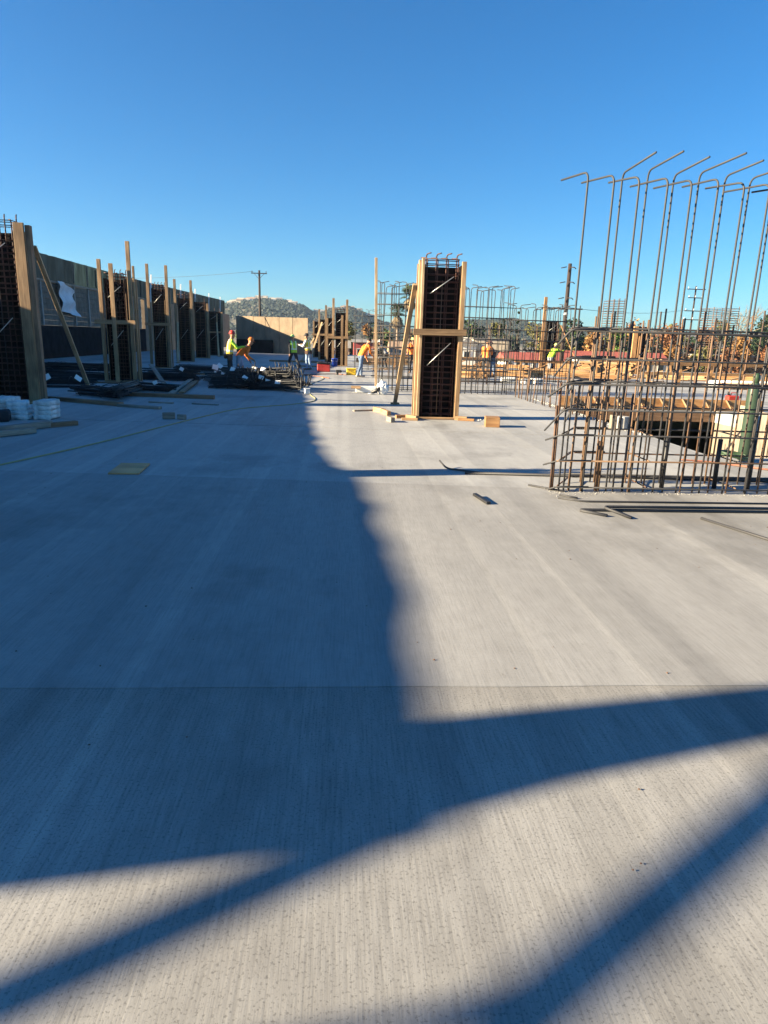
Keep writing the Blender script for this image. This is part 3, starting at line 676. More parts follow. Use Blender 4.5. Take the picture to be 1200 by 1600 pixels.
for i, (x, y, z, s, l) in enumerate(((-4.7, 26.0, 0.36, 0.22, 'upper'), (-4.55, 25.7, 0.15, 0.24, 'lower'), (-1.15, 21.0, 0.02, 0.2, 'rightmost small'))):
    tag(box('paper_sheet', (x, y, z), (s, 0.01, s*0.9), 'paper_tag', None, (-0.5, 0.25*(1-i), 0.2)), '%s white paper tag beside the rebar heap' % l, 'paper', 'loose paper tags')
box_t = thing('electrical_box', 'small white box on the deck at the shadow edge by the cord', 'box', (-1.02, 20.4, 0))
box('body', (-1.02, 20.4, 0.004), (0.16, 0.12, 0.15), 'white_plastic', box_t, (0, 0, 0.2), 0.02); box('lid', (-1.02, 20.4, 0.156), (0.175, 0.135, 0.02), 'white_plastic', box_t, (0, 0, 0.2), 0.008)

def lumber(label, p0, p1, w=0.09, t=0.04, mt='lumber', group='boards lying on the deck', name='board', z=None):
    return tag(plank(name, (p0[0], p0[1], (p0[2] if len(p0) > 2 else 0.005+t/2)), (p1[0], p1[1], (p1[2] if len(p1) > 2 else 0.005+t/2)), w, t, mt, None), label, 'board', group)
lumber('long brown board lying from the tall left form towards the middle', (-7.07, 16.97), (-5.0, 15.9), 0.14, 0.09, 'lumber_brown')
lumber('dark thin board end continuing the long brown board', (-5.05, 15.85), (-4.02, 15.45), 0.12, 0.06, 'lumber_grey')
lumber('tan board lying right of the crossing black bundles', (-5.9, 18.5), (-3.32, 18.14), 0.12, 0.10, 'lumber_brown')
lumber('short pale stick left of the two wood chunks', (-6.75, 15.2), (-6.3, 15.25), 0.09, 0.05)
lumber('thin grey board in the shade below the tan board', (-4.65, 16.9), (-4.05, 16.75), 0.1, 0.03, 'lumber_grey')
lumber('thin dark board in the shade near the yellow cord', (-3.59, 16.75), (-2.95, 16.6), 0.1, 0.025, 'lumber_grey')
lumber('pale board slanting away beside the short tagged bundle', (-4.62, 18.9, 0.05), (-5.4, 25.4, 0.06), 0.16, 0.05, 'lumber_grey')
lumber('second pale board lying against the slanting board', (-4.45, 19.4, 0.05), (-4.95, 23.9, 0.06), 0.14, 0.05, 'lumber')
lumber('pale board tilted up over a dark bundle', (-5.6, 22.2, 0.05), (-6.65, 24.6, 0.55), 0.14, 0.04, 'lumber_grey')
lumber('upper timber of the pair at the left edge below the sacks', (-5.85, 10.9, 0.06), (-5.10, 12.25, 0.06), 0.14, 0.1, 'lumber_grey')
lumber('lower timber of the pair at the left edge below the sacks', (-5.75, 10.5, 0.05), (-5.05, 11.5, 0.05), 0.12, 0.08, 'lumber_grey')
lumber('dark offcut at the end of the upper timber', (-5.12, 12.2, 0.04), (-4.78, 12.6, 0.04), 0.12, 0.08, 'lumber_brown')
lumber('board on the far deck behind the walking worker', (-2.6, 38.5), (-0.6, 38.3), 0.16, 0.06, 'lumber')
lumber('long timber lying near the end wall', (-4.6, 44.5), (-1.2, 44.2), 0.2, 0.10, 'lumber')
lumber('board lying behind the black bundles at the foot of the second form', (-8.4, 22.6), (-6.4, 22.9), 0.12, 0.05, 'lumber_brown')
lumber('tan board lying beyond the dark bundles', (-6.6, 28.7), (-4.5, 28.2), 0.18, 0.08, 'lumber')
tag(box('plywood_square', (0, 0, 0), (0.36, 0.66, 0.02), 'plywood_tan', None, None, 0.002), 'small square of plywood lying alone in the shade', 'plywood')
o = C.objects['plywood_square']; o.location = (-2.64, 8.55, 0.004); o.rotation_euler = (0, 0, 0.07)
for i, (x, y, s, a, l) in enumerate(((-3.42, 13.75, 0.24, 0.3, 'larger'), (-3.16, 13.72, 0.18, -0.5, 'smaller'))):
    tag(box('wood_chunk', (x, y, 0.005), (s, 0.09, 0.13-0.03*i), 'lumber_grey', None, (0, 0, a), 0.012), '%s of two wood chunks lying beside the yellow cord' % l, 'wood')
wb = tag(box('wood_block', (3.06, 13.66, 0.005), (0.29, 0.30, 0.20), 'lumber_orange', None, (0, 0, -0.12), 0.008), 'orange brown wood block on the sunlit concrete right of the lone form', 'wood')
tag(plank('short_stick', (1.50, 7.32, 0.03), (1.58, 6.95, 0.02), 0.05, 0.03, 'rebar_black', None), 'short dark stick lying alone in the sun', 'wood')
sc = [((0.28, 15.95), (0.86, 16.25), .03, 'lumber_grey', 'dark thin slat'), ((0.78, 16.1), (0.98, 15.7), .10, 'lumber', 'pale block'), ((0.94, 15.75), (1.06, 15.2), .10, 'lumber', 'pale offcut'), ((0.98, 14.25), (1.06, 13.95), .10, 'lumber_grey', 'grey offcut nearest the camera'), ((1.18, 14.75), (1.5, 14.85), .07, 'lumber_orange', 'orange offcut'), ((1.28, 14.42), (1.62, 14.40), .05, 'lumber', 'thin pale slat'), ((1.42, 14.72), (1.62, 14.45), .09, 'lumber', 'slanted pale offcut'), ((2.52, 14.6), (2.86, 14.5), .05, 'lumber_orange', 'orange slat right'), ((2.45, 14.7), (2.72, 14.62), .08, 'lumber', 'pale block right')]
for a, b, h, mt, l in sc:
    lumber('%s among the scraps at the foot of the lone form' % l, a, b, 0.09, h, mt, 'wood scraps at the foot of the lone form', 'wood_scrap')
# earth and mortar crumbs
def crumbs(name, label, pts, s, mt='crumb'):
    sh = []
    for x, y in pts:
        q = s*rnd.uniform(0.4, 1.3); a = rnd.random()*3; h = q*rnd.uniform(0.4, 0.9); c, n_ = math.cos(a)*q, math.sin(a)*q
        v = [(x+c, y+n_, 0.005), (x-n_, y+c, 0.005), (x-c*0.8, y-n_, 0.005), (x+n_, y-c*0.7, 0.005), (x+0.1*q, y, 0.005+h)]
        sh.append((v, [(3, 2, 1, 0), (0, 1, 4), (1, 2, 4), (2, 3, 4), (3, 0, 4)]))
    tag(joined(name, sh, mt), label, 'debris', kind='stuff')
pts = [(2.4+rnd.random()**0.8*2.9, 7.6+rnd.gauss(0, 0.045)) for _ in range(170)] + [(2.4+rnd.random()*0.4, 7.6+rnd.gauss(0, 0.15)) for _ in range(60)]
crumbs('mortar_crumbs', 'pale mortar crumbs along the foot of the big mat', pts, 0.009)
crumbs('mortar_crumbs', 'mortar crumbs along the pit edge', [(5.85+rnd.gauss(0, 0.05), rnd.uniform(12.8, 21)) for _ in range(380)], 0.03)
crumbs('mortar_crumbs', 'mortar crumbs beside the lone form', [(2.75+rnd.random()*0.5, 14.9+rnd.gauss(0, 0.12)) for _ in range(120)], 0.03)
crumbs('dark_specks', 'dark specks scattered over the deck', [(rnd.uniform(-4, 5), 1.2+rnd.random()**1.6*12) for _ in range(150)], 0.007, 'leather')

# sacks at the left edge
t = thing('sack_stack', 'tall stack of pale cement sacks at the left edge', 'sacks', (-5.62, 13.4, 0))
def sack(x, y, z, sx, sy, sz, rz, parent):
    bm = bmesh.new(); bmesh.ops.create_uvsphere(bm, u_segments=14, v_segments=8, radius=1)
    for v in bm.verts:
        p = v.co; e = 0.14
        f = lambda a: math.copysign(abs(a)**e, a)
        v.co = Vector((f(p.x)*sx/2, f(p.y)*sy/2, f(p.z)*sz/2*(0.8+0.2*math.cos(p.x*2)))) + Vector((0, 0, mnoise.noise(p*3.5+Vector((z*9, x, y)))*0.035))
    me = bpy.data.meshes.new('sack'); bm.to_mesh(me); bm.free(); me.polygons.foreach_set('use_smooth', [True]*len(me.polygons))
    return link('sack', me, 'sack', parent, (x, y, z+sz/2), (0, 0, rz))
for k in range(4): sack(-5.62+rnd.uniform(-.015, .015), 13.42, 0.004+k*0.085, 0.32, 0.5, 0.095, rnd.uniform(-.08, .08), t)
t = thing('sack_stack', 'slumped stack of pale sacks next to the tall sack stack', 'sacks', (-6.02, 13.35, 0))
for k in range(4): sack(-6.02-0.05*k, 13.38+0.03*k, 0.004+k*0.075, 0.36, 0.5, 0.085, rnd.uniform(-.15, .15)+0.1*k, t)
t = thing('sack_stack', 'pale sacks cut by the left edge of the photo', 'sacks', (-6.5, 13.6, 0))
for k in range(4): sack(-6.5, 13.6, 0.004+k*0.09, 0.42, 0.5, 0.1, rnd.uniform(-.2, .2), t)
tag(sack(-6.25, 12.9, 0.004, 0.32, 0.3, 0.2, 0.3, None), 'dark cloth bag in front of the pale sacks', 'bag'); bpy.data.objects[-1] if False else None
o = [q for q in C.objects if q.get('label') == 'dark cloth bag in front of the pale sacks'][0]; o.name = 'cloth_bag'; o.data = o.data.copy(); o.data.materials.clear(); o.data.materials.append(MATS['cloth_dark'])
tag(lathe('paint_can', [(0.001, 0.0), (0.075, 0.0), (0.075, 0.14), (0.07, 0.15), (0.001, 0.15)], 'white_plastic', None, (-5.25, 10.45, 0.075), 14, (1.4, 0, 0.6)), 'pale can lying at the left edge below the timbers', 'can')

# cords and hoses
def cord(label, pts, r, mt, name='extension_cord'):
    out = []; P = [Vector((x, y, 0.004+r)) for x, y in pts]
    for i in range(len(P)-1):
        a, b, c, d = P[max(0, i-1)], P[i], P[i+1], P[min(len(P)-1, i+2)]
        for s in range(6):
            u = s/6; out.append(0.5*((2*b)+(c-a)*u+(2*a-5*b+4*c-d)*u*u+(3*b-a-3*c+d)*u**3))
    out.append(P[-1]); tag(tube(name, out, r, mt, None, 6), label, 'cord')
cord('long yellow cord running across the shaded deck', [(-5.0, 6.3), (-4.26, 8.64), (-3.72, 10.48), (-2.96, 13.72), (-2.45, 15.6), (-1.9, 16.45), (-1.3, 17.1), (-0.8, 18.0), (-0.72, 18.9), (-0.9, 20.1), (-1.15, 22.3), (-1.1, 24.8), (-0.75, 27.6), (-0.9, 29.2), (-1.5, 30.3)], 0.010, 'cord_yellow')
cord('orange cord lying by the workers in the sun', [(-0.5, 28.2), (-1.0, 29.3), (-1.7, 30.2), (-0.4, 31.5), (0.2, 31.0)], 0.02, 'hose_red')
# tools in the middle distance
t = thing('tool_box', 'red and black jobsite box standing in the sun behind the workers', 'box', (-0.88, 33.6, 0))
box('body', (-0.88, 33.6, 0.004), (0.62, 0.42, 0.36), 'plastic_red', t, bev=0.03); box('lid', (-0.88, 33.6, 0.366), (0.64, 0.44, 0.09), 'plastic_black', t, bev=0.025); tube('handle', bend([(-1.05, 33.38, 0.42), (-1.05, 33.32, 0.5), (-0.7, 33.32, 0.5), (-0.7, 33.38, 0.42)], 0.04), 0.015, 'plastic_black', t)
t = thing('tool_case', 'yellow tool case at the feet of the bending orange worker', 'case', (0.42, 31.4, 0))
box('body', (0.42, 31.4, 0.004), (0.44, 0.32, 0.24), 'plastic_yellow', t, bev=0.03); box('lid', (0.42, 31.4, 0.246), (0.46, 0.34, 0.06), 'plastic_yellow', t, bev=0.02); tube('handle', bend([(0.3, 31.22, 0.2), (0.3, 31.16, 0.2), (0.54, 31.16, 0.2), (0.54, 31.22, 0.2)], 0.03), 0.015, 'plastic_black', t)
t = thing('bucket', 'blue bucket at the foot of the form with the leaning board', 'bucket', (-0.42, 39.6, 0))
lathe('shell', [(0.001, 0), (0.14, 0), (0.175, 0.42), (0.19, 0.42), (0.19, 0.45), (0.16, 0.45), (0.14, 0.1), (0.001, 0.1)], 'plastic_blue', t, (-0.42, 39.6, 0.006)); tube('bail', bend([(-0.6, 39.6, 0.42), (-0.6, 39.45, 0.3), (-0.24, 39.45, 0.3), (-0.24, 39.6, 0.42)], 0.08), 0.008, 'wire', t)
t = thing('drill', 'small black power tool left of the yellow case', 'tool', (-0.15, 31.2, 0))
box('motor', (-0.15, 31.2, 0.10), (0.26, 0.10, 0.12), 'plastic_black', t, bev=0.02); box('grip', (-0.2, 31.2, 0.004), (0.1, 0.10, 0.1), 'plastic_black', t, bev=0.02); tube('chuck', [(-0.02, 31.2, 0.16), (0.12, 31.2, 0.16)], 0.025, 'wire', t)
t = thing('material_box', 'open pale carton near the foot of the slender pole', 'box', (0.75, 21.6, 0))
for nme, (dx, dy, sx, sy) in {'front_side': (0, -.2, .6, .02), 'back_side': (0, .2, .6, .02), 'left_side': (-.31, 0, .02, .38), 'right_side': (.31, 0, .02, .38)}.items(): box(nme, (0.75+dx, 21.6+dy, 0.02), (sx, sy, 0.17), 'white_plastic', t)
box('bottom', (0.75, 21.6, 0.004), (0.6, 0.38, 0.015), 'white_plastic', t); box('flap', (0.44, 21.35, 0.17), (0.3, 0.14, 0.012), 'lumber', t, (0.5, 0, 0))
t = thing('grinder', 'dark angle grinder between the pale carton and the clear bag', 'tool', (1.02, 20.9, 0))
tube('body', [(0.9, 20.9, 0.06), (1.1, 20.9, 0.14), (1.16, 20.9, 0.22)], 0.05, 'plastic_black', t, 8); tube('handle', [(1.08, 20.9, 0.12), (1.06, 20.76, 0.2)], 0.02, 'plastic_black', t); lathe('disc', [(0.001, 0), (0.11, 0), (0.11, 0.01), (0.001, 0.01)], 'wire', t, (0.9, 20.9, 0.03))
bm = bmesh.new(); bmesh.ops.create_icosphere(bm, subdivisions=3, radius=1)
for v in bm.verts:
    n_ = mnoise.noise(v.co*2.3)*0.35; v.co = Vector((v.co.x*0.17*(1+n_), v.co.y*0.15*(1+n_), max(0, (v.co.z+0.75))*0.22*(1+n_)))
me = bpy.data.meshes.new('bag'); bm.to_mesh(me); bm.free()
tag(link('plastic_bag', me, 'white_plastic', None, (1.25, 21.0, 0.004)), 'crumpled clear plastic bag at the foot of the slender pole', 'bag')
tag(plank('slender_pole', (1.10, 22.0, 0.004), (1.00, 22.0, 4.05), 0.045, 0.08, 'lumber_pale', None), 'slender upright wooden pole beside the rebar mat left of the lone form', 'pole')

# beside the pit
t = thing('gas_cylinder', 'green gas cylinder standing at the pit edge behind the big mat', 'cylinder', (6.28, 10.12, 0))
lathe('shell', [(0.001, 0), (0.085, 0), (0.095, 0.03), (0.095, 1.0), (0.085, 1.10), (0.055, 1.18), (0.035, 1.2), (0.001, 1.2)], 'cylinder_green', t, (6.28, 10.12, 0.006), 20)
lathe('cap', [(0.05, 1.17), (0.05, 1.30), (0.03, 1.33), (0.001, 1.33)], 'hose_green', t, (6.28, 10.12, 0.006), 14); box('valve', (6.34, 10.12, 1.24), (0.06, 0.05, 0.06), 'white_plastic', t)
t = thing('fuel_can', 'dark red can on the far side of the pit left of the green cylinder', 'can', (11.1, 18.9, 0))
box('body', (11.1, 18.9, 0.006), (0.34, 0.2, 0.38), 'hat_red', t, bev=0.03); tube('spout', [(11.0, 18.9, 0.38), (10.95, 18.9, 0.48)], 0.03, 'plastic_black', t); tube('handle', bend([(11.05, 18.9, 0.38), (11.05, 18.9, 0.46), (11.22, 18.9, 0.46), (11.22, 18.9, 0.38)], 0.03), 0.015, 'plastic_red', t)
V_ = []
for i in range(60): a = i*0.42; V_.append((6.02+0.2*math.cos(a)*(1+0.1*math.sin(i)), 9.95+0.14*math.sin(a), 0.02+0.10*abs(math.sin(a*0.5+0.3))+i*0.0008))
tag(tube('gas_hose', V_, 0.012, 'hose_green', None, 6), 'coiled dark hose on the deck at the foot of the green cylinder', 'hose')
cord('red hose trailing along the deck near the pit', [(5.2, 10.0), (5.6, 9.85), (6.0, 9.5), (6.3, 9.2), (7.2, 9.0)], 0.011, 'hose_red', 'red_hose')
cord('orange hose trailing beside the red one', [(5.3, 9.8), (5.7, 9.7), (6.1, 9.3), (6.5, 9.05), (7.4, 8.8)], 0.010, 'hose_red', 'orange_hose')
tag(box('concrete_block', (5.78, 13.7, 0.006), (0.26, 0.26, 0.26), 'concrete_rough', None, (0, 0, 0.6), 0.015), 'grey cube of concrete on the pit edge', 'block')
tag(box('foam_post', (5.52, 13.55, 0.006), (0.10, 0.10, 0.30), 'pit_concrete', None, (0, 0, 0.1), 0.01), 'pale upright offcut left of the grey concrete cube', 'block')
# edge form beyond the pit
t = thing('edge_form', 'orange timber edge form along the far side of the pit', 'formwork', (8.6, 18.3, 0))
plank('form_board', (5.9, 18.24, 0.16), (11.6, 18.24, 0.15), 0.05, 0.30, 'lumber_orange', t)
plank('ledger', (5.9, 18.16, 0.05), (11.6, 18.16, 0.04), 0.09, 0.05, 'lumber', t)
plank('edge_beam', (5.97, 18.085, -0.17), (10.18, 18.085, -0.17), 0.03, 0.25, 'lumber_brown', t)
for i in range(9):
    x = 6.2+i*0.62; plank('kicker', (x, 18.2, 0.30), (x+0.12, 18.10, 0.06), 0.09, 0.04, 'lumber', t); 
# upright planks of the form on the pit's right side
for i in range(7):
    tag(post('form_plank', PX1-0.02, 11.0+i*0.95, -2.2, 0.12+rnd.uniform(-.1, .25), 0.03, 0.5, 'lumber_grey', None), 'pale upright form plank on the sunlit right wall of the pit', 'plank', 'form planks on the pit wall')

# ================================================================== timber yard on the far right of the deck
def stack(label, x, y, nx, nz, L, w=0.10, h=0.09, rz=0.0, mt='lumber_orange', jit=0.08):
    t = thing('lumber_stack', label, 'lumber', (x, y, 0), 'lumber stacks on the right of the deck')
    c, s = math.cos(rz), math.sin(rz)
    for k in range(nz):
        for i in range(nx):
            o = (i-(nx-1)/2)*(w+0.012); dl = rnd.uniform(-jit, jit)*L
            z = 0.05 + k*(h+0.008) + h/2
            a = (x + c*(-L/2+dl) - s*o, y + s*(-L/2+dl) + c*o, z); b = (x + c*(L/2+dl) - s*o, y + s*(L/2+dl) + c*o, z)
            plank('timber', a, b, w, h, mt if rnd.random() < 0.8 else 'lumber', t)
    for f in (-0.3, 0.3):
        a = (x + c*L*f + s*nx*w*0.6, y + s*L*f - c*nx*w*0.6, 0.027); b = (x + c*L*f - s*nx*w*0.6, y + s*L*f + c*nx*w*0.6, 0.027)
        plank('bearer', a, b, 0.09, 0.045, 'lumber', t)
stack('stack of orange timbers left of the orange worker behind the mats', 5.6, 31.0, 5, 3, 1.8, rz=-0.40)
stack('low stack of timbers behind the pair of workers on the right', 8.2, 33.5, 5, 3, 3.0, rz=-0.30)
stack('wide stack of orange timbers below the worker in lime', 11.5, 36.0, 6, 3, 3.6, rz=-0.45)
stack('tall stack of orange timbers right of the lime worker', 14.8, 38.0, 6, 7, 2.6, rz=-0.50)
stack('front stack of orange timbers seen through the left end of the big mat', 12.4, 33.4, 5, 2, 3.2, rz=-0.30)
stack('stack of pale timbers behind the big mat middle', 17.2, 35.0, 5, 3, 3.0, rz=-0.55, mt='lumber')
stack('far stack of timbers left of the broad orange post', 15.4, 43.0, 6, 4, 3.6, rz=-0.40)
stack('far stack of timbers behind the lime worker', 10.3, 44.0, 6, 2, 3.0, rz=-0.30)
stack('far stack of timbers behind the orange worker by the mats', 6.6, 41.0, 5, 2, 2.6, rz=-0.04)
stack('stack of timbers behind the bending orange worker', 2.6, 43.0, 5, 4, 3.0, rz=0.06, mt='lumber')
stack('long low stack of timbers under the guard rail', 20.4, 33.8, 5, 3, 3.6, rz=-0.40)
# trestles of timber
def trestle(label, x, y, L, h, mt='lumber_orange', rz=0.0):
    t = thing('trestle', label, 'trestle', (x, y, 0), 'timber trestles on the right of the deck')
    c, s = math.cos(rz), math.sin(rz); P = lambda u, v, z: (x+c*u-s*v, y+s*u+c*v, z)
    plank('beam', P(-L/2, 0, h), P(L/2, 0, h), 0.10, 0.14, mt, t)
    for u in (-L*0.4, 0, L*0.4):
        for v in (-0.35, 0.35): plank('leg', P(u, v, 0.01), P(u, v*0.15, h-0.06), 0.09, 0.045, mt, t)
    plank('brace', P(-L*0.4, -0.3, 0.1), P(0, -0.1, h-0.15), 0.09, 0.04, mt, t)
trestle('timber trestle before the wide stack of orange timbers', 10.2, 34.2, 3.2, 0.75)
trestle('timber trestle right of the broad orange post', 19.6, 37.5, 3.6, 0.8)
trestle('long timber trestle behind the low stack by the pair of workers', 7.4, 36.4, 3.4, 0.75, rz=0.05)
trestle('timber trestle before the tall stack of orange timbers', 14.2, 34.9, 3.0, 0.9, rz=-0.04)
trestle('timber trestle far behind the lone column form', 4.1, 38.6, 3.0, 0.7)
for i in range(46):
    x = rnd.uniform(5.0, 19.5); y = rnd.uniform(31.0, 43.5); a = rnd.uniform(-0.7, 0.7); L = rnd.uniform(0.8, 2.4)
    up_ = rnd.random() < 0.35
    p0 = (x, y, 0.04); p1 = (x+math.cos(a)*L, y+math.sin(a)*L, 0.04 + (rnd.uniform(0.2, 0.8) if up_ else 0.0))
    lumber('orange board strewn among the lumber stacks on the right', p0, p1, 0.13, 0.05, rnd.choice(['lumber_orange', 'lumber', 'lumber_orange', 'lumber_brown']), 'boards strewn among the lumber stacks', 'strewn_board')
# guard rail
t = thing('guard_rail', 'orange timber guard rail at the far right behind the big mat', 'railing', (18, 30, 0))
for i in range(7): post('rail_post', 13.6+i*1.5, 30+0.12*i, 0.004, 1.12 + rnd.uniform(-.04, .04), 0.12, 0.07, 'lumber_orange', t)
for z in (0.92, 0.5): plank('rail', (13.4, 29.93, z), (22.9, 30.68, z+0.02), 0.04, 0.13, 'lumber_orange', t)
tag(tube('white_pipe', [(15.6, 28.6, 0.17), (19.4, 28.9, 0.17), (23.0, 29.0, 0.17)], 0.16, 'white_plastic', None, 12), 'large white pipe lying below the guard rail', 'pipe')
tag(tube('clay_pipe', [(15.8, 27.9, 0.15), (22.6, 28.3, 0.15)], 0.14, 'roof_tan', None, 12), 'reddish pipe lying before the white pipe', 'pipe')
for i, (x, y) in enumerate(((6.9, 28.4), (7.6, 28.0), (8.2, 28.7), (7.2, 29.1))):
    tag(sack(x, y, 0.006, 0.55, 0.4, 0.2, i*0.9, None), 'pale plastic sack among the timbers right of the lone form', 'sack', 'pale sacks among the timbers')
t = thing('portable_toilet', 'white cabinet standing behind the timbers near the broad orange post', 'cabinet', (15.6, 44.6, 0))
box('body', (15.6, 44.6, 0.006), (0.9, 0.9, 0.7), 'stucco_white', t, bev=0.03); box('roof', (15.6, 44.6, 0.71), (1.0, 1.0, 0.1), 'stucco_white', t, bev=0.05); box('door', (15.6, 44.13, 0.06), (0.5, 0.03, 0.55), 'window_dark', t)
# tall rebar column cages at the back right
def cage_tower(label, x, y, w, z0, h, n):
    t = thing('rebar_tower', label, 'rebar cage', (x, y, GZ), 'tall rebar column cages at the back right')
    for i in range(4):
        for s in (-1, 1): tube('vertical_bar', [(x-w/2+w*i/3, y+s*w/2, GZ), (x-w/2+w*i/3, y+s*w/2, h+rnd.uniform(-.3, .1))], 0.03, 'rebar_rust', t, 5)
    key = ('ring', w, 'tower'); CACHE.setdefault(key, mesh_of(*rect_ring(w+0.06, w+0.06, 0.018, 4), None, True))
    for k in range(n): link('tie', CACHE[key], 'rebar_rust', t, (x, y, z0+(h-z0)*k/n))
cage_tower('narrow rebar column cage rising far behind the left of the big mat', 23.4, 60, 1.3, 2.6, 5.5, 14)
cage_tower('wide brown rebar column cage rising far behind the right of the big mat', 29.6, 54, 2.0, 1.6, 4.8, 18)
for i in range(9):
    x = 11.0 + i*1.9 + rnd.uniform(-.4, .4)
    tag(tube('column_dowel', [(x, 45.2, 0.006), (x+rnd.uniform(-.1, .1), 45.2, rnd.uniform(2.6, 3.6))], 0.035, 'rebar_rust', None, 6), 'tall rusty bar standing far behind the big mat', 'rebar', 'tall rusty bars at the back')

# ================================================================== people
def capsules_mesh(caps, voxel, extra=0.0):
    bm = bmesh.new()
    for c in caps:
        p0, r0_, p1, r1_ = Vector(c[0]), c[1]+extra, Vector(c[2]), c[3]+extra
        d = p1-p0
        for p, r in ((p0, r0_), (p1, r1_)):
            bmesh.ops.create_icosphere(bm, subdivisions=2, radius=r, matrix=Matrix.Translation(p))
        if d.length > 1e-4:
            q = d.to_track_quat('Z', 'Y').to_matrix().to_4x4(); q.translation = (p0+p1)/2
            bmesh.ops.create_cone(bm, cap_ends=True, segments=12, radius1=r0_, radius2=r1_, depth=d.length, matrix=q)
    me = bpy.data.meshes.new('caps'); bm.to_mesh(me); bm.free()
    ts = bpy.data.scenes.new('tmp'); ob = bpy.data.objects.new('tmp', me); ts.collection.objects.link(ob)
    rm = ob.modifiers.new('r', 'REMESH'); rm.mode = 'VOXEL'; rm.voxel_size = voxel; rm.use_smooth_shade = True
    sm = ob.modifiers.new('s', 'SMOOTH'); sm.factor = 0.5; sm.iterations = 2
    vl = ts.view_layers[0]; vl.update(); dg = vl.depsgraph; out = bpy.data.meshes.new_from_object(ob.evaluated_get(dg))
    bpy.data.objects.remove(ob); bpy.data.meshes.remove(me); bpy.data.scenes.remove(ts)
    return out
def seg_dist(p, a, b):
    ab = b-a; t = max(0, min(1, (p-a).dot(ab)/max(1e-9, ab.length_squared))); return (p-(a+ab*t)).length, t
def person(label, loc, heading, lean=4, arms=((15, 20), (15, 20)), legs=((0, 0), (0, 0)), spread=(8, 8), shirt='hivis_lime', sleeve=None, pants='jeans', vest=None, hat='hat_red', brim=False, belt=False, boot='boot', height=1.68, head=0, twist=0, short=False):
    """arms: (upper, fore) degrees forward from hanging; legs: (thigh forward, knee bend)"""
    k = height/1.72; sleeve = sleeve or shirt
    A = math.radians(lean); pel = Vector((0, 0, 0.92)); dirT = Vector((0, math.sin(A), math.cos(A)))
    neck = pel + dirT*0.50; chest = pel + dirT*0.36
    H = A*0.55 + math.radians(head); hd = Vector((0, math.sin(H), math.cos(H))); hf = Vector((0, math.cos(H), -math.sin(H)))
    head_c = neck + hd*0.18 + hf*0.02
    caps = []
    for s in (-1, 1):
        caps.append((pel+Vector((s*0.075, 0, -0.02)), 0.105, pel+dirT*0.16+Vector((s*0.07, 0, 0)), 0.105, 'torso'))
        caps.append((pel+dirT*0.16+Vector((s*0.07, 0, 0)), 0.105, chest+Vector((s*0.095, 0.005, 0)), 0.115, 'torso'))
        caps.append((chest+Vector((s*0.09, 0, 0)), 0.11, neck+Vector((s*0.13, 0, -0.02)), 0.07, 'torso'))
    body_n = len(caps)
    caps.append((neck-dirT*0.03, 0.058, head_c-hd*0.05, 0.055, 'skin'))
    caps.append((head_c+hd*0.045, 0.092, head_c-hd*0.045+hf*0.015, 0.074, 'skin'))
    caps.append((head_c-hd*0.085+hf*0.045, 0.04, head_c-hd*0.085+hf*0.05, 0.04, 'skin'))
    caps.append((head_c+hf*0.085, 0.013, head_c-hd*0.03+hf*0.105, 0.018, 'skin'))
    for s in (-1, 1): caps.append((head_c+Vector((s*0.088, 0, 0.02)), 0.018, head_c+Vector((s*0.09, -0.01, -0.02)), 0.014, 'skin'))
    lowest = []
    for j, s in enumerate((-1, 1)):
        u, f = arms[j]; u, f = math.radians(u), math.radians(f); out = math.radians(spread[j])
        sh_ = neck + Vector((s*0.185, 0, -0.045))
        el = sh_ + Vector((s*math.sin(out), math.sin(u)*math.cos(out), -math.cos(u)*math.cos(out)))*0.29
        fd = Vector((s*math.sin(out)*0.2, math.sin(u+f), -math.cos(u+f))).normalized(); wr = el + fd*0.25
        caps.append((sh_, 0.068, el, 0.050, 'sleeve')); caps.append((el, 0.048, wr, 0.034, 'skin' if short else 'sleeve'))
        side = Vector((0, 0, 1)).cross(fd); side = side.normalized() if side.length > 0.1 else Vector((1, 0, 0))
        nrm = fd.cross(side).normalized()
        palm = wr + fd*0.09
        caps.append((wr, 0.030, palm, 0.036, 'skin'))
        for q in range(4):
            b0 = palm + side*(q-1.5)*0.021; l = (0.062, 0.075, 0.070, 0.052)[q]
            k1 = b0 + fd*l*0.6 - nrm*0.006; k2 = k1 + (fd*0.5 - nrm*0.75).normalized()*l*0.6
            caps.append((b0, 0.0105, k1, 0.0098, 'skin')); caps.append((k1, 0.0098, k2, 0.0085, 'skin'))
        tb = wr + fd*0.035 + side*(-s)*0.03
        caps.append((tb, 0.013, tb + (fd*0.7 + side*(-s)*0.7)*0.055, 0.0105, 'skin'))
        th, kb = legs[j]; th, kb = math.radians(th), math.radians(kb)
        hip = pel + Vector((s*0.095, 0, -0.04)); td = Vector((s*0.04, math.sin(th), -math.cos(th))).normalized(); kn = hip + td*0.42
        sd = Vector((0, math.sin(th-kb), -math.cos(th-kb))); an = kn + sd*0.40
        caps.append((hip, 0.095, kn, 0.068, 'pants')); caps.append((kn, 0.066, an, 0.050, 'pants'))
        toe = an + Vector((s*0.02, 0.17, -0.045)); 
        caps.append((an+Vector((0, -0.03, -0.03)), 0.052, toe, 0.038, 'boot')); lowest.append(an.z-0.085)
    dz = -min(lowest)
    me = capsules_mesh([(c[0], c[1], c[2], c[3]) for c in caps], 0.0125)
    sl = {'torso': shirt, 'sleeve': sleeve, 'skin': 'skin', 'pants': pants, 'boot': boot}; names = list(dict.fromkeys(sl.values()))
    for nme in names: me.materials.append(MATS[nme])
    nv_ = len(me.vertices); co = np.empty(nv_*3); me.vertices.foreach_get('co', co); co = co.reshape(-1, 3)
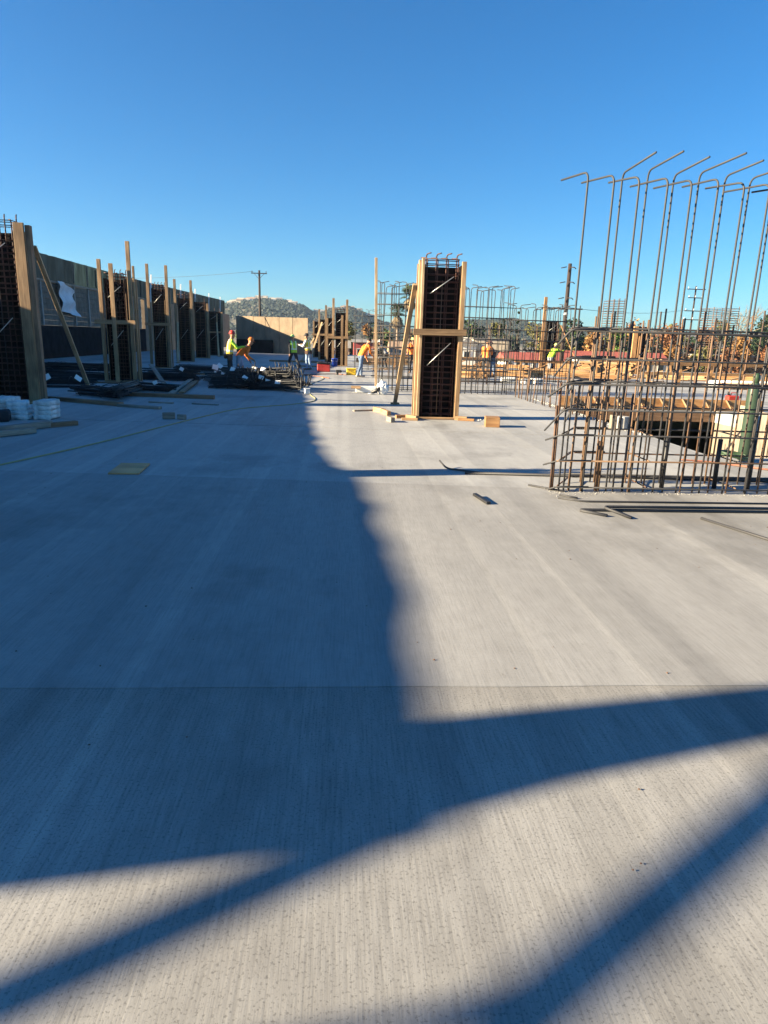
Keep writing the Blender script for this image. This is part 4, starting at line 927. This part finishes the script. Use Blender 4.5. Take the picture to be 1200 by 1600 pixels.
    no = np.empty(nv_*3); me.vertices.foreach_get('normal', no); no = no.reshape(-1, 3)
    amp = np.array([0.010*mnoise.noise(Vector(c*13.0))+0.008*mnoise.noise(Vector((c[0]*9, c[1]*9, c[2]*26))) if 0.12 < c[2] < head_c.z-0.14 else 0.0 for c in co])
    me.vertices.foreach_set('co', (co+no*amp[:, None]).ravel()); me.update()
    cc = [(c[0], c[2], c[1], c[3], c[4]) for c in caps]
    cen = np.empty(len(me.polygons)*3); me.polygons.foreach_get('center', cen); cen = cen.reshape(-1, 3)
    best = np.full(len(cen), 9.0); idx = np.zeros(len(cen), int)
    for i, (a, b, ra, rb, tg) in enumerate(cc):
        a_, ab = np.array(a), np.array(b-a); tt = np.clip(((cen-a_) @ ab)/max(1e-9, ab @ ab), 0, 1)
        dd = np.linalg.norm(cen-(a_+tt[:, None]*ab), axis=1) - (ra+(rb-ra)*tt); w = dd < best; best[w] = dd[w]; idx[w] = i
    lut = np.array([names.index(sl[c[4]]) for c in cc]); mi = lut[idx]
    tor = np.array([c[4] == 'torso' for c in cc])[idx] & (cen[:, 2] < 0.90); mi[tor] = names.index(pants)
    me.polygons.foreach_set('material_index', mi.astype(np.int32))
    rot = Matrix.Rotation(heading, 4, 'Z') @ Matrix.Scale(k, 4) @ Matrix.Translation((0, 0, dz))
    root = thing('person', label, 'person', (loc[0], loc[1], loc[2] if len(loc) > 2 else 0.005), 'workers on the deck')
    def add(nme, mesh, mtn=None):
        mesh.transform(rot); mesh.update()
        if mtn: mesh.materials.clear(); mesh.materials.append(MATS[mtn])
        o = bpy.data.objects.new(nme, mesh); C.objects.link(o); o.parent = root; return o
    add('body', me)
    if vest:
        vm = capsules_mesh([c[:4] for c in caps[:body_n]], 0.016, 0.013)
        vm.materials.append(MATS[vest]); vm.materials.append(MATS['reflective'])
        for f in vm.polygons:
            q = (f.center-pel).dot(dirT)
            f.material_index = 1 if (0.10 < q < 0.15 or (abs(abs(f.center.x)-0.11) < 0.022 and q > 0.15)) else 0
        bm = bmesh.new(); bm.from_mesh(vm)
        bmesh.ops.delete(bm, geom=[f for f in bm.faces if (f.calc_center_median()-pel).dot(dirT) < -0.04 or (f.calc_center_median()-pel).dot(dirT) > 0.53], context='FACES')
        bm.to_mesh(vm); bm.free(); add('vest', vm)
    if hat:
        prof = [(0.001, 0.135), (0.05, 0.128), (0.085, 0.10), (0.108, 0.05), (0.112, 0.015), (0.19 if brim else 0.128, 0.008), (0.19 if brim else 0.126, 0.0), (0.100, 0.004), (0.09, 0.05), (0.001, 0.10)]
        V, F = lathe_data(prof, 18); hm = mesh_of(V, F, None, True)
        q = Vector((0, 0, 1)).rotation_difference(hd).to_matrix().to_4x4(); q.translation = head_c + hd*0.035
        hm.transform(q)
        add('hard_hat' if not hat == 'cloth_dark' else 'cap', hm, hat)
        if not brim:
            V, F = box_shape(-0.075, 0.075, 0.09, 0.165, 0.0, 0.012); pk = mesh_of(V, F); pk.transform(q); add('peak', pk, hat)
    else:
        V, F = lathe_data([(0.001, 0.14), (0.06, 0.13), (0.098, 0.09), (0.102, 0.04), (0.09, 0.01)], 16); hm = mesh_of(V, F, None, True)
        q = Vector((0, 0, 1)).rotation_difference(hd).to_matrix().to_4x4(); q.translation = head_c + hd*0.0 - hf*0.012; hm.transform(q); add('hair', hm, 'hair')
    for s in (-1, 1):
        bm = bmesh.new(); bmesh.ops.create_icosphere(bm, subdivisions=1, radius=0.012, matrix=Matrix.Translation(head_c+hf*0.082+hd*0.012+Vector((s*0.033, 0, 0))))
        em = bpy.data.meshes.new('eye'); bm.to_mesh(em); bm.free(); add('eye', em, 'hair')
    if belt:
        V, F = [], []
        for sh in [box_shape(-0.2, 0.2, -0.13, 0.13, 0.91, 0.96), box_shape(0.15, 0.25, -0.1, 0.08, 0.72, 0.93), box_shape(-0.25, -0.15, -0.1, 0.08, 0.74, 0.93), box_shape(-0.08, 0.09, -0.2, -0.12, 0.76, 0.94)]:
            n0 = len(V); V += sh[0]; F += [tuple(i+n0 for i in f) for f in sh[1]]
        bmx = mesh_of(V, F); bm = bmesh.new(); bm.from_mesh(bmx); bmesh.ops.bevel(bm, geom=list(bm.edges), offset=0.025, segments=2, affect='EDGES'); bm.to_mesh(bmx); bm.free()
        add('tool_belt', bmx, 'leather')
    return root
R = math.radians
person('worker in red hard hat and yellow vest standing in the rebar heap', (-4.02, 25.2), R(-75), 8, ((35, 60), (40, 65)), ((6, 8), (-4, 4)), shirt='hivis_lime', pants='cloth_dark', vest='hivis_yellow', hat='hat_red', belt=True, height=1.72)
person('worker in orange bent over beside the red-hatted worker', (-3.74, 25.5), R(-80), 48, ((-25, 60), (-20, 75)), ((18, 20), (-6, 6)), shirt='hivis_orange', pants='jeans_light', vest=None, hat='plastic_orange', boot='boot_pale', height=1.68, head=-10)
person('walking worker in lime vest, black sleeves and wide lime hat', (-2.36, 34.0), R(35), 6, ((-18, 18), (22, 25)), ((26, 12), (-24, 22)), shirt='cloth_dark', pants='cloth_dark', vest='hivis_lime', hat='hat_lime', brim=True, height=1.70)
person('worker in white shirt and tool belt facing the walking worker', (-1.70, 35.0), R(70), 6, ((25, 85), (20, 90)), ((4, 6), (-4, 4)), shirt='cloth_white', pants='jeans_light', vest='hivis_yellow', hat='cloth_dark', belt=True, height=1.72)
person('worker in orange shirt and jeans stooping beside the slender pole', (0.80, 29.6), R(-60), 34, ((5, 25), (12, 35)), ((14, 14), (-12, 8)), shirt='hivis_orange', pants='jeans', hat=None, boot='boot_pale', height=1.72, head=10)
person('worker in orange half hidden by the brace of the lone form', (3.50, 34.4), R(170), 10, ((20, 40), (20, 40)), ((4, 4), (-4, 4)), shirt='hivis_orange', pants='cloth_dark', hat='hat_lime', height=1.70)
person('worker in orange shirt and dark cap right of the lone form', (6.72, 32.2), R(-20), 22, ((25, 60), (20, 50)), ((6, 6), (-6, 4)), shirt='hivis_orange', pants='cloth_dark', hat='cloth_dark', height=1.70)
person('dark-clad worker close to the orange one right of the lone form', (7.12, 32.5), R(60), 14, ((35, 40), (30, 40)), ((6, 6), (-4, 4)), shirt='cloth_dark', pants='jeans', vest=None, hat='hat_red', height=1.62)
person('worker in lime reaching up beside the distant form on the right', (11.3, 37.2), R(-60), 34, ((60, 40), (75, 30)), ((8, 10), (-6, 4)), shirt='hivis_lime', pants='cloth_grey', hat='hat_lime', height=1.70)
person('worker in grey crouched far behind the slender pole mat', (2.35, 37.2), R(80), 35, ((40, 40), (40, 40)), ((30, 40), (10, 30)), shirt='cloth_grey', pants='cloth_dark', hat='cloth_white', height=1.65)

# ================================================================== beyond the site
def leaf_shapes(pts, s, rg, squash=1.0):
    V, F = [], []
    for p in pts:
        n = Vector((rg.gauss(0, 1), rg.gauss(0, 1), rg.gauss(0, 1)*squash)).normalized()
        a = n.cross(Vector((0.3, 0.5, 0.8))).normalized(); b = n.cross(a); q = s*rg.uniform(0.55, 1.25)
        k = len(V); V += [p+a*q, p+b*q*0.7, p-a*q, p-b*q*0.7]; F.append((k, k+1, k+2, k+3))
    return V, F
def crown_points(cx, cy, z0, z1, rx, n, rg, shape='round'):
    out = []; H = z1-z0; lobes = []
    for i in range(16):
        a = rg.uniform(0, 6.28); t = rg.random(); prof = math.sin(math.pi*min(1, 0.18+t*0.80))**0.7 if shape == 'round' else (1-t)**0.6*0.9+0.1
        lobes.append((Vector((cx+math.cos(a)*rx*0.62*prof, cy+math.sin(a)*rx*0.62*prof, z0+H*(0.08+0.84*t))), rx*(0.30+0.22*rg.random())*(1 if shape == 'round' else 0.6)))
    for i in range(n):
        c, r = rg.choice(lobes); d = Vector((rg.gauss(0, 1), rg.gauss(0, 1), rg.gauss(0, 1))).normalized()
        out.append(c + d*r*(rg.random()**0.35)*Vector((1, 1, 0.8)).x)
    return out
def tree(name, label, x, y, ztop, rx, mt, n=900, s=0.28, shape='round', zlow=None, group='trees beyond the site'):
    rg = random.Random(int(x*131+y*17+ztop*7)); zl = GZ+1.4 if zlow is None else zlow
    t = thing(name, label, 'tree', (x, y, GZ), group)
    limbs = [tube_data([(x, y, GZ), (x+0.1, y, (GZ+zl)/2+0.6), (x+rg.uniform(-.3, .3), y, ztop-(ztop-zl)*0.35)], 0.22, 7, (1, 0.75, 0.3))]
    for i in range(6):
        a = rg.uniform(0, 6.28); z = zl + (ztop-zl)*rg.uniform(0.05, 0.5)
        limbs.append(tube_data([(x, y, z-0.6), (x+math.cos(a)*rx*0.35, y+math.sin(a)*rx*0.35, z+0.4), (x+math.cos(a)*rx*0.75, y+math.sin(a)*rx*0.75, z+1.2)], 0.09, 5, (1, 0.6, 0.3)))
    joined('trunk', limbs, 'bark', t, (x, y, GZ), True)
    joined('crown', [leaf_shapes(crown_points(x, y, zl, ztop, rx, n, rg, shape), s, rg)], mt, t, (x, y, zl))
kinds = {'leaf_green': 'green leafy', 'leaf_dark': 'dark evergreen', 'leaf_olive': 'olive yellow', 'leaf_orange': 'orange autumn', 'leaf_rust': 'rusty brown', 'leaf_bright': 'bright green'}
TR = [(20.4, 122, 6.1, 2.0, 'leaf_dark', 'above the small white house'), (22.6, 128, 5.2, 2.2, 'leaf_green', 'just right of the lone form'), (25.5, 132, 4.2, 2.4, 'leaf_dark', 'above the cream building'), (27.4, 124, 5.6, 1.5, 'leaf_olive', 'left of the cypresses'),
      (33.0, 118, 4.9, 2.2, 'leaf_olive', 'right of the cypresses'), (36.2, 122, 4.5, 2.1, 'leaf_orange', 'behind the tall pale post'), (38.5, 126, 4.9, 2.2, 'leaf_green', 'behind the dark leaning pole'), (41.5, 124, 5.8, 2.3, 'leaf_dark', 'right of the dark leaning pole'), (44.5, 130, 4.6, 2.2, 'leaf_green', 'left of the narrow rebar tower'),
      (47.4, 118, 4.3, 2.2, 'leaf_bright', 'by the narrow rebar tower'), (50.6, 122, 5.3, 2.4, 'leaf_rust', 'behind the broad orange post'), (53.8, 126, 6.1, 2.6, 'leaf_orange', 'left of the pole with four crossarms'), (57.5, 120, 5.9, 2.6, 'leaf_rust', 'right of the pole with four crossarms'), (61.0, 126, 5.6, 2.5, 'leaf_olive', 'left of the wide rebar tower'), (64.5, 122, 5.2, 2.3, 'leaf_rust', 'behind the wide rebar tower'), (69.5, 125, 6.2, 2.5, 'leaf_green', 'right of the bare tree'), (73.6, 118, 7.6, 2.8, 'leaf_dark', 'nearest the right edge of the photo'), (77.5, 124, 6.8, 2.6, 'leaf_dark', 'cut by the right edge'),
      (54.5, 112, 1.8, 2.2, 'leaf_orange', 'low before the taller autumn trees'), (58.8, 111, 1.6, 2.2, 'leaf_olive', 'low and left of the wide rebar tower'), (62.8, 110, 1.2, 2.0, 'leaf_rust', 'low before the wide rebar tower'),
      (36.8, 113, 2.4, 1.9, 'leaf_olive', 'low behind the long red roof'), (42.6, 116, 3.4, 2.0, 'leaf_orange', 'low right of the dark pole'), (49.2, 113, 2.6, 2.0, 'leaf_olive', 'low behind the broad orange post'), (66.6, 113, 3.2, 2.2, 'leaf_orange', 'low under the bare tree'), (70.8, 111, 2.2, 2.2, 'leaf_rust', 'low near the right edge'), (75.2, 112, 3.0, 2.2, 'leaf_green', 'low at the right edge'),
      (1.2, 122, 4.0, 1.7, 'leaf_olive', 'left of the slender pole'), (3.7, 124, 4.6, 1.5, 'leaf_orange', 'close left of the slender pole'), (5.9, 128, 3.6, 1.8, 'leaf_dark', 'behind the slender pole'), (8.2, 134, 3.0, 2.0, 'leaf_green', 'left of the palms'), (14.8, 136, 3.6, 2.2, 'leaf_dark', 'right of the palms'), (17.5, 130, 4.0, 2.0, 'leaf_green', 'behind the lone form'), (-1.2, 128, 2.8, 1.8, 'leaf_green', 'behind the middle distant forms')]
for x, y, zt, rx, mt, where in TR:
    tree('tree', '%s tree %s' % (kinds[mt], where), x, y, zt, rx*1.25, mt, 1300, 0.26, zlow=GZ+1.0 if zt > 3 else GZ+0.5)
for i, (x, zt, w) in enumerate(((28.9, 7.3, 'middle'), (30.3, 7.5, 'right tall'), (28.0, 5.9, 'left low'))):
    tree('cypress_tree', '%s one of the dark pointed cypresses behind the cream building' % w, x, 119+i, zt, 0.62, 'leaf_dark', 800, 0.20, 'cone', GZ+0.8)
# second line of far trees that closes the horizon
rg = random.Random(5)
for i in range(34):
    x = -30 + i*6.2 + rg.uniform(-2, 2); y = rg.uniform(175, 235)
    tree('far_tree', 'small far tree on the skyline beyond the houses', x, y, rg.uniform(2.2, 5.0) if x < 60 else rg.uniform(4, 8), rg.uniform(2.6, 4.2), rg.choice(['leaf_green', 'leaf_dark', 'leaf_olive', 'leaf_dark']), 420, 0.5, group='far trees on the skyline')
# bare tree
t = thing('bare_tree', 'leafless grey tree above the wide rebar tower', 'tree', (67.0, 119, GZ))
rg = random.Random(11); br = []
def grow(p, d, L, r, depth):
    q = p + d*L; br.append(tube_data([p, (p+q)/2 + Vector((rg.gauss(0, .04), rg.gauss(0, .04), 0))*L, q], r, 4, (1, 0.85, 0.65)))
    if depth:
        for _ in range(3):
            grow(q, (d + Vector((rg.gauss(0, .45), rg.gauss(0, .45), rg.gauss(0.12, .25)))).normalized(), L*rg.uniform(0.6, 0.82), r*0.62, depth-1)
grow(Vector((67.0, 119, GZ)), Vector((0, 0, 1)), 4.4, 0.20, 5)
joined('trunk', br[:4], 'bark', t, (67, 119, GZ), True); joined('crown', br[4:], 'leaf_dry', t, (67, 119, 0), True)
# palms
def palm(label, x, y, zt, r):
    t = thing('palm_tree', label, 'palm', (x, y, GZ), 'fan palms'); rg = random.Random(int(x*10))
    tube('trunk', [(x, y, GZ), (x+0.1, y, (zt+GZ)/2), (x, y, zt)], 0.26, 'bark_palm', t, 8, (1.2, 0.9, 0.8))
    for dead in (0, 1):
        V, F = [], []
        for i in range(80 if not dead else 70):
            a = rg.uniform(0, 6.28); e = rg.uniform(-0.35, 1.35) if not dead else rg.uniform(-1.45, -0.7)
            d = Vector((math.cos(a)*math.cos(e), math.sin(a)*math.cos(e), math.sin(e))); L = r*rg.uniform(0.55, 1.0)*(1 if not dead else 1.1)
            s = d.cross(Vector((0, 0, 1))).normalized(); o = Vector((x, y, zt-(0.0 if not dead else rg.uniform(0, 0.9))))
            m1 = o + d*L*0.55; u = s.cross(d)
            for q in range(7):       # fan of blades
                an = (q-3)*0.28; bd = (d*math.cos(an) + s*math.sin(an) - Vector((0, 0, 0.25))).normalized(); k = len(V); w = u.cross(bd).normalized()*0.10*r/2
                V += [m1-w*0.5, m1+w*0.5, m1+bd*L*0.5+w, m1+bd*L*0.55]; F.append((k, k+1, k+2, k+3))
            k = len(V); V += [o-s*0.03, o+s*0.03, m1+s*0.03, m1-s*0.03]; F.append((k, k+1, k+2, k+3))
        joined('crown' if not dead else 'dead_skirt', [(V, F)], 'leaf_palm' if not dead else 'leaf_dry', t, (x, y, zt))
palm('shorter fan palm left of the wooden brace', 10.1, 130, 6.2, 2.1)
palm('taller fan palm behind the wooden brace', 12.3, 130, 9.3, 2.1)

# buildings
def house(name, label, x0, x1, y, d, zt, roof_h, wall, roof, nwin=2, gable='x', group=None, over=0.3):
    t = thing(name, label, 'building', ((x0+x1)/2, y, GZ), group)
    joined('wall', [box_shape(x0, x1, y, y+d, GZ, zt)], wall, t, ((x0+x1)/2, y, GZ))
    ym = y+d/2
    if gable == 'x':
        V = [(x0-over, y-over, zt-0.05), (x1+over, y-over, zt-0.05), (x1+over, y+d+over, zt-0.05), (x0-over, y+d+over, zt-0.05), (x0-over, ym, zt+roof_h), (x1+over, ym, zt+roof_h)]
        F = [(0, 1, 5, 4), (2, 3, 4, 5), (0, 4, 3), (1, 2, 5), (3, 2, 1, 0)]
    elif gable == 'y':
        xm = (x0+x1)/2
        V = [(x0-over, y-over, zt-0.05), (x1+over, y-over, zt-0.05), (x1+over, y+d+over, zt-0.05), (x0-over, y+d+over, zt-0.05), (xm, y-over, zt+roof_h), (xm, y+d+over, zt+roof_h)]
        F = [(1, 2, 5, 4), (3, 0, 4, 5), (0, 1, 4), (2, 3, 5), (3, 2, 1, 0)]
    else:
        V, F = box_shape(x0-0.1, x1+0.1, y-0.1, y+d+0.1, zt+0.003, zt+0.25)
    joined('roof', [(V, F)], roof, t, ((x0+x1)/2, y, zt))
    for i in range(nwin):
        w = (x1-x0)/nwin; cx = x0+w*(i+0.5); wz = min(zt-0.4, GZ+3.9)
        f = joined('window', [box_shape(cx-w*0.24, cx+w*0.24, y-0.05, y-0.003, wz-1.3, wz)], 'stucco_white', t, (cx, y, wz))
        joined('pane', [box_shape(cx-w*0.19, cx+w*0.19, y-0.07, y-0.052, wz-1.22, wz-0.08)], 'window_dark', f, (cx, y, wz))
house('white_house', 'small white gabled house right of the lone form', 18.9, 21.6, 112, 6, 0.9, 1.2, 'stucco_white', 'roof_grey', 1, 'y')
house('cream_building', 'flat cream building behind the rebar mat', 21.9, 27.9, 116, 8, 1.8, 0.3, 'stucco_cream', 'roof_grey', 4, 'flat')
house('market_hall', 'low white building with red roof behind the rebar mat', 24.6, 33.2, 103, 6, -0.9, 1.0, 'stucco_white', 'roof_red', 7)
house('long_building', 'long low building with red roof behind the big mat', 34.4, 52.0, 108, 6, -0.8, 1.3, 'stucco_tan', 'roof_red', 8)
house('brick_building', 'reddish low building at the far right behind the big mat', 60, 84, 112, 8, 0.2, 0.3, 'roof_tan', 'roof_grey', 8, 'flat')
house('red_shed', 'small red walled building left of the slender pole', 1.8, 5.4, 110, 5, 0.9, 0.4, 'wall_red', 'roof_grey', 2)
house('tile_house', 'pale house with brownish tile roof below the palms', 8.0, 12.6, 114, 6, -0.6, 1.7, 'stucco_white', 'roof_tan', 3)
house('grey_house', 'grey roofed house behind the middle distant forms', -2.5, 1.2, 118, 6, -0.2, 1.2, 'stucco_tan', 'roof_grey', 2)
house('green_hedge_house', 'low pale house behind the lone form', 13.6, 18.2, 118, 6, -0.4, 1.1, 'stucco_cream', 'roof_grey', 3)

# utility poles and wires
def utility_pole(label, x, y, zt, r, arms, lean=0.0, mt='pole_wood'):
    t = thing('utility_pole', label, 'pole', (x, y, GZ), 'utility poles')
    tube('shaft', [(x-lean*(zt-GZ), y, GZ), (x, y, zt)], r, mt, t, 10, (1.15, 0.8))
    for z, xa, xb in arms:
        xc = x - lean*(zt-z)
        a = plank('crossarm', (xc+xa, y-r-0.06, z), (xc+xb, y-r-0.06, z), 0.10, 0.13, mt, t)
        for f in (0.06, 0.5, 0.94):
            px = xc+xa+(xb-xa)*f
            lathe('insulator', [(0.001, 0), (0.03, 0), (0.06, 0.1), (0.06, 0.16), (0.03, 0.3), (0.001, 0.3)], mt if r > 0.15 else 'insulator', t, (px, y-r-0.06, z+0.066), 8)
    return t
p1 = utility_pole('lone utility pole with one crossarm above the tan end wall', -12.75, 110, 11.0, 0.19, [(10.55, -1.2, 1.2)])
tube('arm_brace', [(-13.5, 109.7, 10.5), (-12.75, 109.8, 9.7)], 0.03, 'pole_wood', p1); tube('arm_brace', [(-12.0, 109.7, 10.5), (-12.75, 109.8, 9.7)], 0.03, 'pole_wood', p1)
p2 = utility_pole('dark utility pole leaning right of the distant form, with brackets', 22.42, 70, 9.3, 0.22, [(5.0, -2.6, 1.6)], 0.0)
for z in (8.95, 7.55, 6.05):
    tube('bracket', [(22.42, 69.8, z), (22.8, 69.7, z-0.02), (22.95, 69.7, z-0.16)], 0.05, 'pole_wood', p2, 6); tube('line_insulator', [(21.45, 69.7, z-0.12), (22.0, 69.7, z+0.0)], 0.05, 'pole_wood', p2, 6)
lathe('band', [(0.235, 0), (0.25, 0.02), (0.25, 0.22), (0.235, 0.24)], 'insulator', p2, (22.42, 70, 4.4), 12)
p3 = utility_pole('slim utility pole with four crossarms right of the hooked bars', 55.9, 110, 11.0, 0.15, [(10.5, -1.5, 1.5), (9.2, -1.2, 1.2), (7.2, -1.5, 1.5), (5.85, -1.6, 1.6)])
for i, (a, b, sg) in enumerate((((55.0, 109.8, 7.4), (22.0, 69.8, 5.2), .6), ((57.3, 109.8, 7.4), (100, 118, 6.5), .9), ((57.3, 109.8, 6.0), (100, 118, 5.2), .9), ((-12.0, 109.7, 5.6), (6, 150, 2.0), .5), ((-13.6, 109.7, 10.8), (-60, 150, 12), .8))):
    a, b = Vector(a), Vector(b); P = [a.lerp(b, f/12)-Vector((0, 0, sg*4*(f/12)*(1-f/12))) for f in range(13)]
    tag(tube('overhead_wire', P, 0.022, 'plastic_black', None, 4), ['overhead wire between the dark pole and the slim pole', 'upper overhead wire running off the right edge', 'lower overhead wire running off the right edge', 'wire slanting down from the lone pole', 'wire running left from the lone pole'][i], 'wire')

# hills
RID = [(-900, 70), (-420, 58), (-260, 47), (-174, 40), (-139, 45), (-112, 49), (-86, 47), (-59, 42), (-41, 34), (-32, 33.5), (-14, 39), (8, 41), (22, 37), (40, 28), (59, 22), (96, 13), (133, 12), (187, 29), (243, 32), (281, 26), (338, 21), (627, 19), (1100, 22)]
def ridge(x):
    for (a, za), (b, zb) in zip(RID, RID[1:]):
        if a <= x <= b:
            t = (x-a)/(b-a); t = t*t*(3-2*t); return za+(zb-za)*t
    return 20
def hill_z(x, y):
    f = math.exp(-((y-1000)/230.0)**2); return GZ - 3 + (ridge(x*1000/max(y, 500))+5.0)*f + 2.2*mnoise.noise(Vector((x*0.02, y*0.012, 0)))*f
V, F = [], []; NX, NY = 150, 40
for j in range(NY+1):
    for i in range(NX+1):
        x = -700+1600*i/NX; y = 560+640*j/NY; V.append((x, y, hill_z(x, y)))
for j in range(NY):
    for i in range(NX): k = j*(NX+1)+i; F.append((k, k+1, k+NX+2, k+NX+1))
tag(joined('hill', [(V, F)], 'hill_soil', None, (0, 0, 0), True), kind='structure')
rg = random.Random(21)
ico = bmesh.new(); bmesh.ops.create_icosphere(ico, subdivisions=1, radius=1); iv = [v.co.copy() for v in ico.verts]; ifc = [tuple(v.index for v in f.verts) for f in ico.faces]; ico.free()
for mt, lab, cnt in (('scrub_dark', 'dark woodland covering the far hills', 8500), ('scrub_pale', 'paler scrub on the far hills', 3600)):
    sh = []
    for i in range(cnt):
        y = 1000 - abs(rg.gauss(0, 130)) + 12; x = rg.uniform(-300, 420)*y/1000
        s = rg.uniform(1.0, 2.9)*(0.7 if mt != 'scrub_dark' else 1); z = hill_z(x, y)
        jit = [Vector((v.x*s*rg.uniform(.7, 1.3), v.y*s*rg.uniform(.7, 1.3), v.z*s*rg.uniform(.6, 1.15))) for v in iv]
        sh.append(([Vector((x, y, z+s*0.4))+q for q in jit], ifc))
    tag(joined('woodland', sh, mt), lab, 'woodland', kind='stuff')
for i in range(44):
    y = rg.uniform(930, 985); x = (rg.uniform(-160, -62) if i < 30 else rg.uniform(-40, 45))*y/1000; z = hill_z(x, y); w = rg.uniform(4, 8); h = rg.uniform(3.0, 4.6)
    t = thing('hill_house', 'tiny pale house among the trees on the far hill', 'house', (x, y, z), 'houses on the far hill')
    joined('wall', [box_shape(x-w/2, x+w/2, y, y+5, z-3, z+h)], rg.choice(['stucco_white', 'stucco_cream', 'stucco_tan']), t, (x, y, z))
    Vr = [(x-w/2-.4, y-.4, z+h), (x+w/2+.4, y-.4, z+h), (x+w/2+.4, y+5.4, z+h), (x-w/2-.4, y+5.4, z+h), (x-w/2-.4, y+2.5, z+h+1.5), (x+w/2+.4, y+2.5, z+h+1.5)]
    joined('roof', [(Vr, [(0, 1, 5, 4), (2, 3, 4, 5), (0, 4, 3), (1, 2, 5), (3, 2, 1, 0)])], rg.choice(['roof_tan', 'roof_grey', 'roof_grey', 'stucco_tan']), t, (x, y, z+h))

# pale air between the site and the hills
tag(joined('haze', [box_shape(-760, 950, -60, 1260, GZ-1.0, 66)], None), kind='stuff')
hz = bpy.data.materials.new('haze'); hz.use_nodes = True; hn = hz.node_tree; hn.nodes.clear()
ho = hn.nodes.new('ShaderNodeOutputMaterial'); pv = hn.nodes.new('ShaderNodeVolumePrincipled')
pv.inputs['Color'].default_value = (0.62, 0.80, 1.0, 1); pv.inputs['Density'].default_value = 0.00017; pv.inputs['Anisotropy'].default_value = 0.3
hn.links.new(pv.outputs[0], ho.inputs['Volume']); C.objects['haze'].data.materials.append(hz)
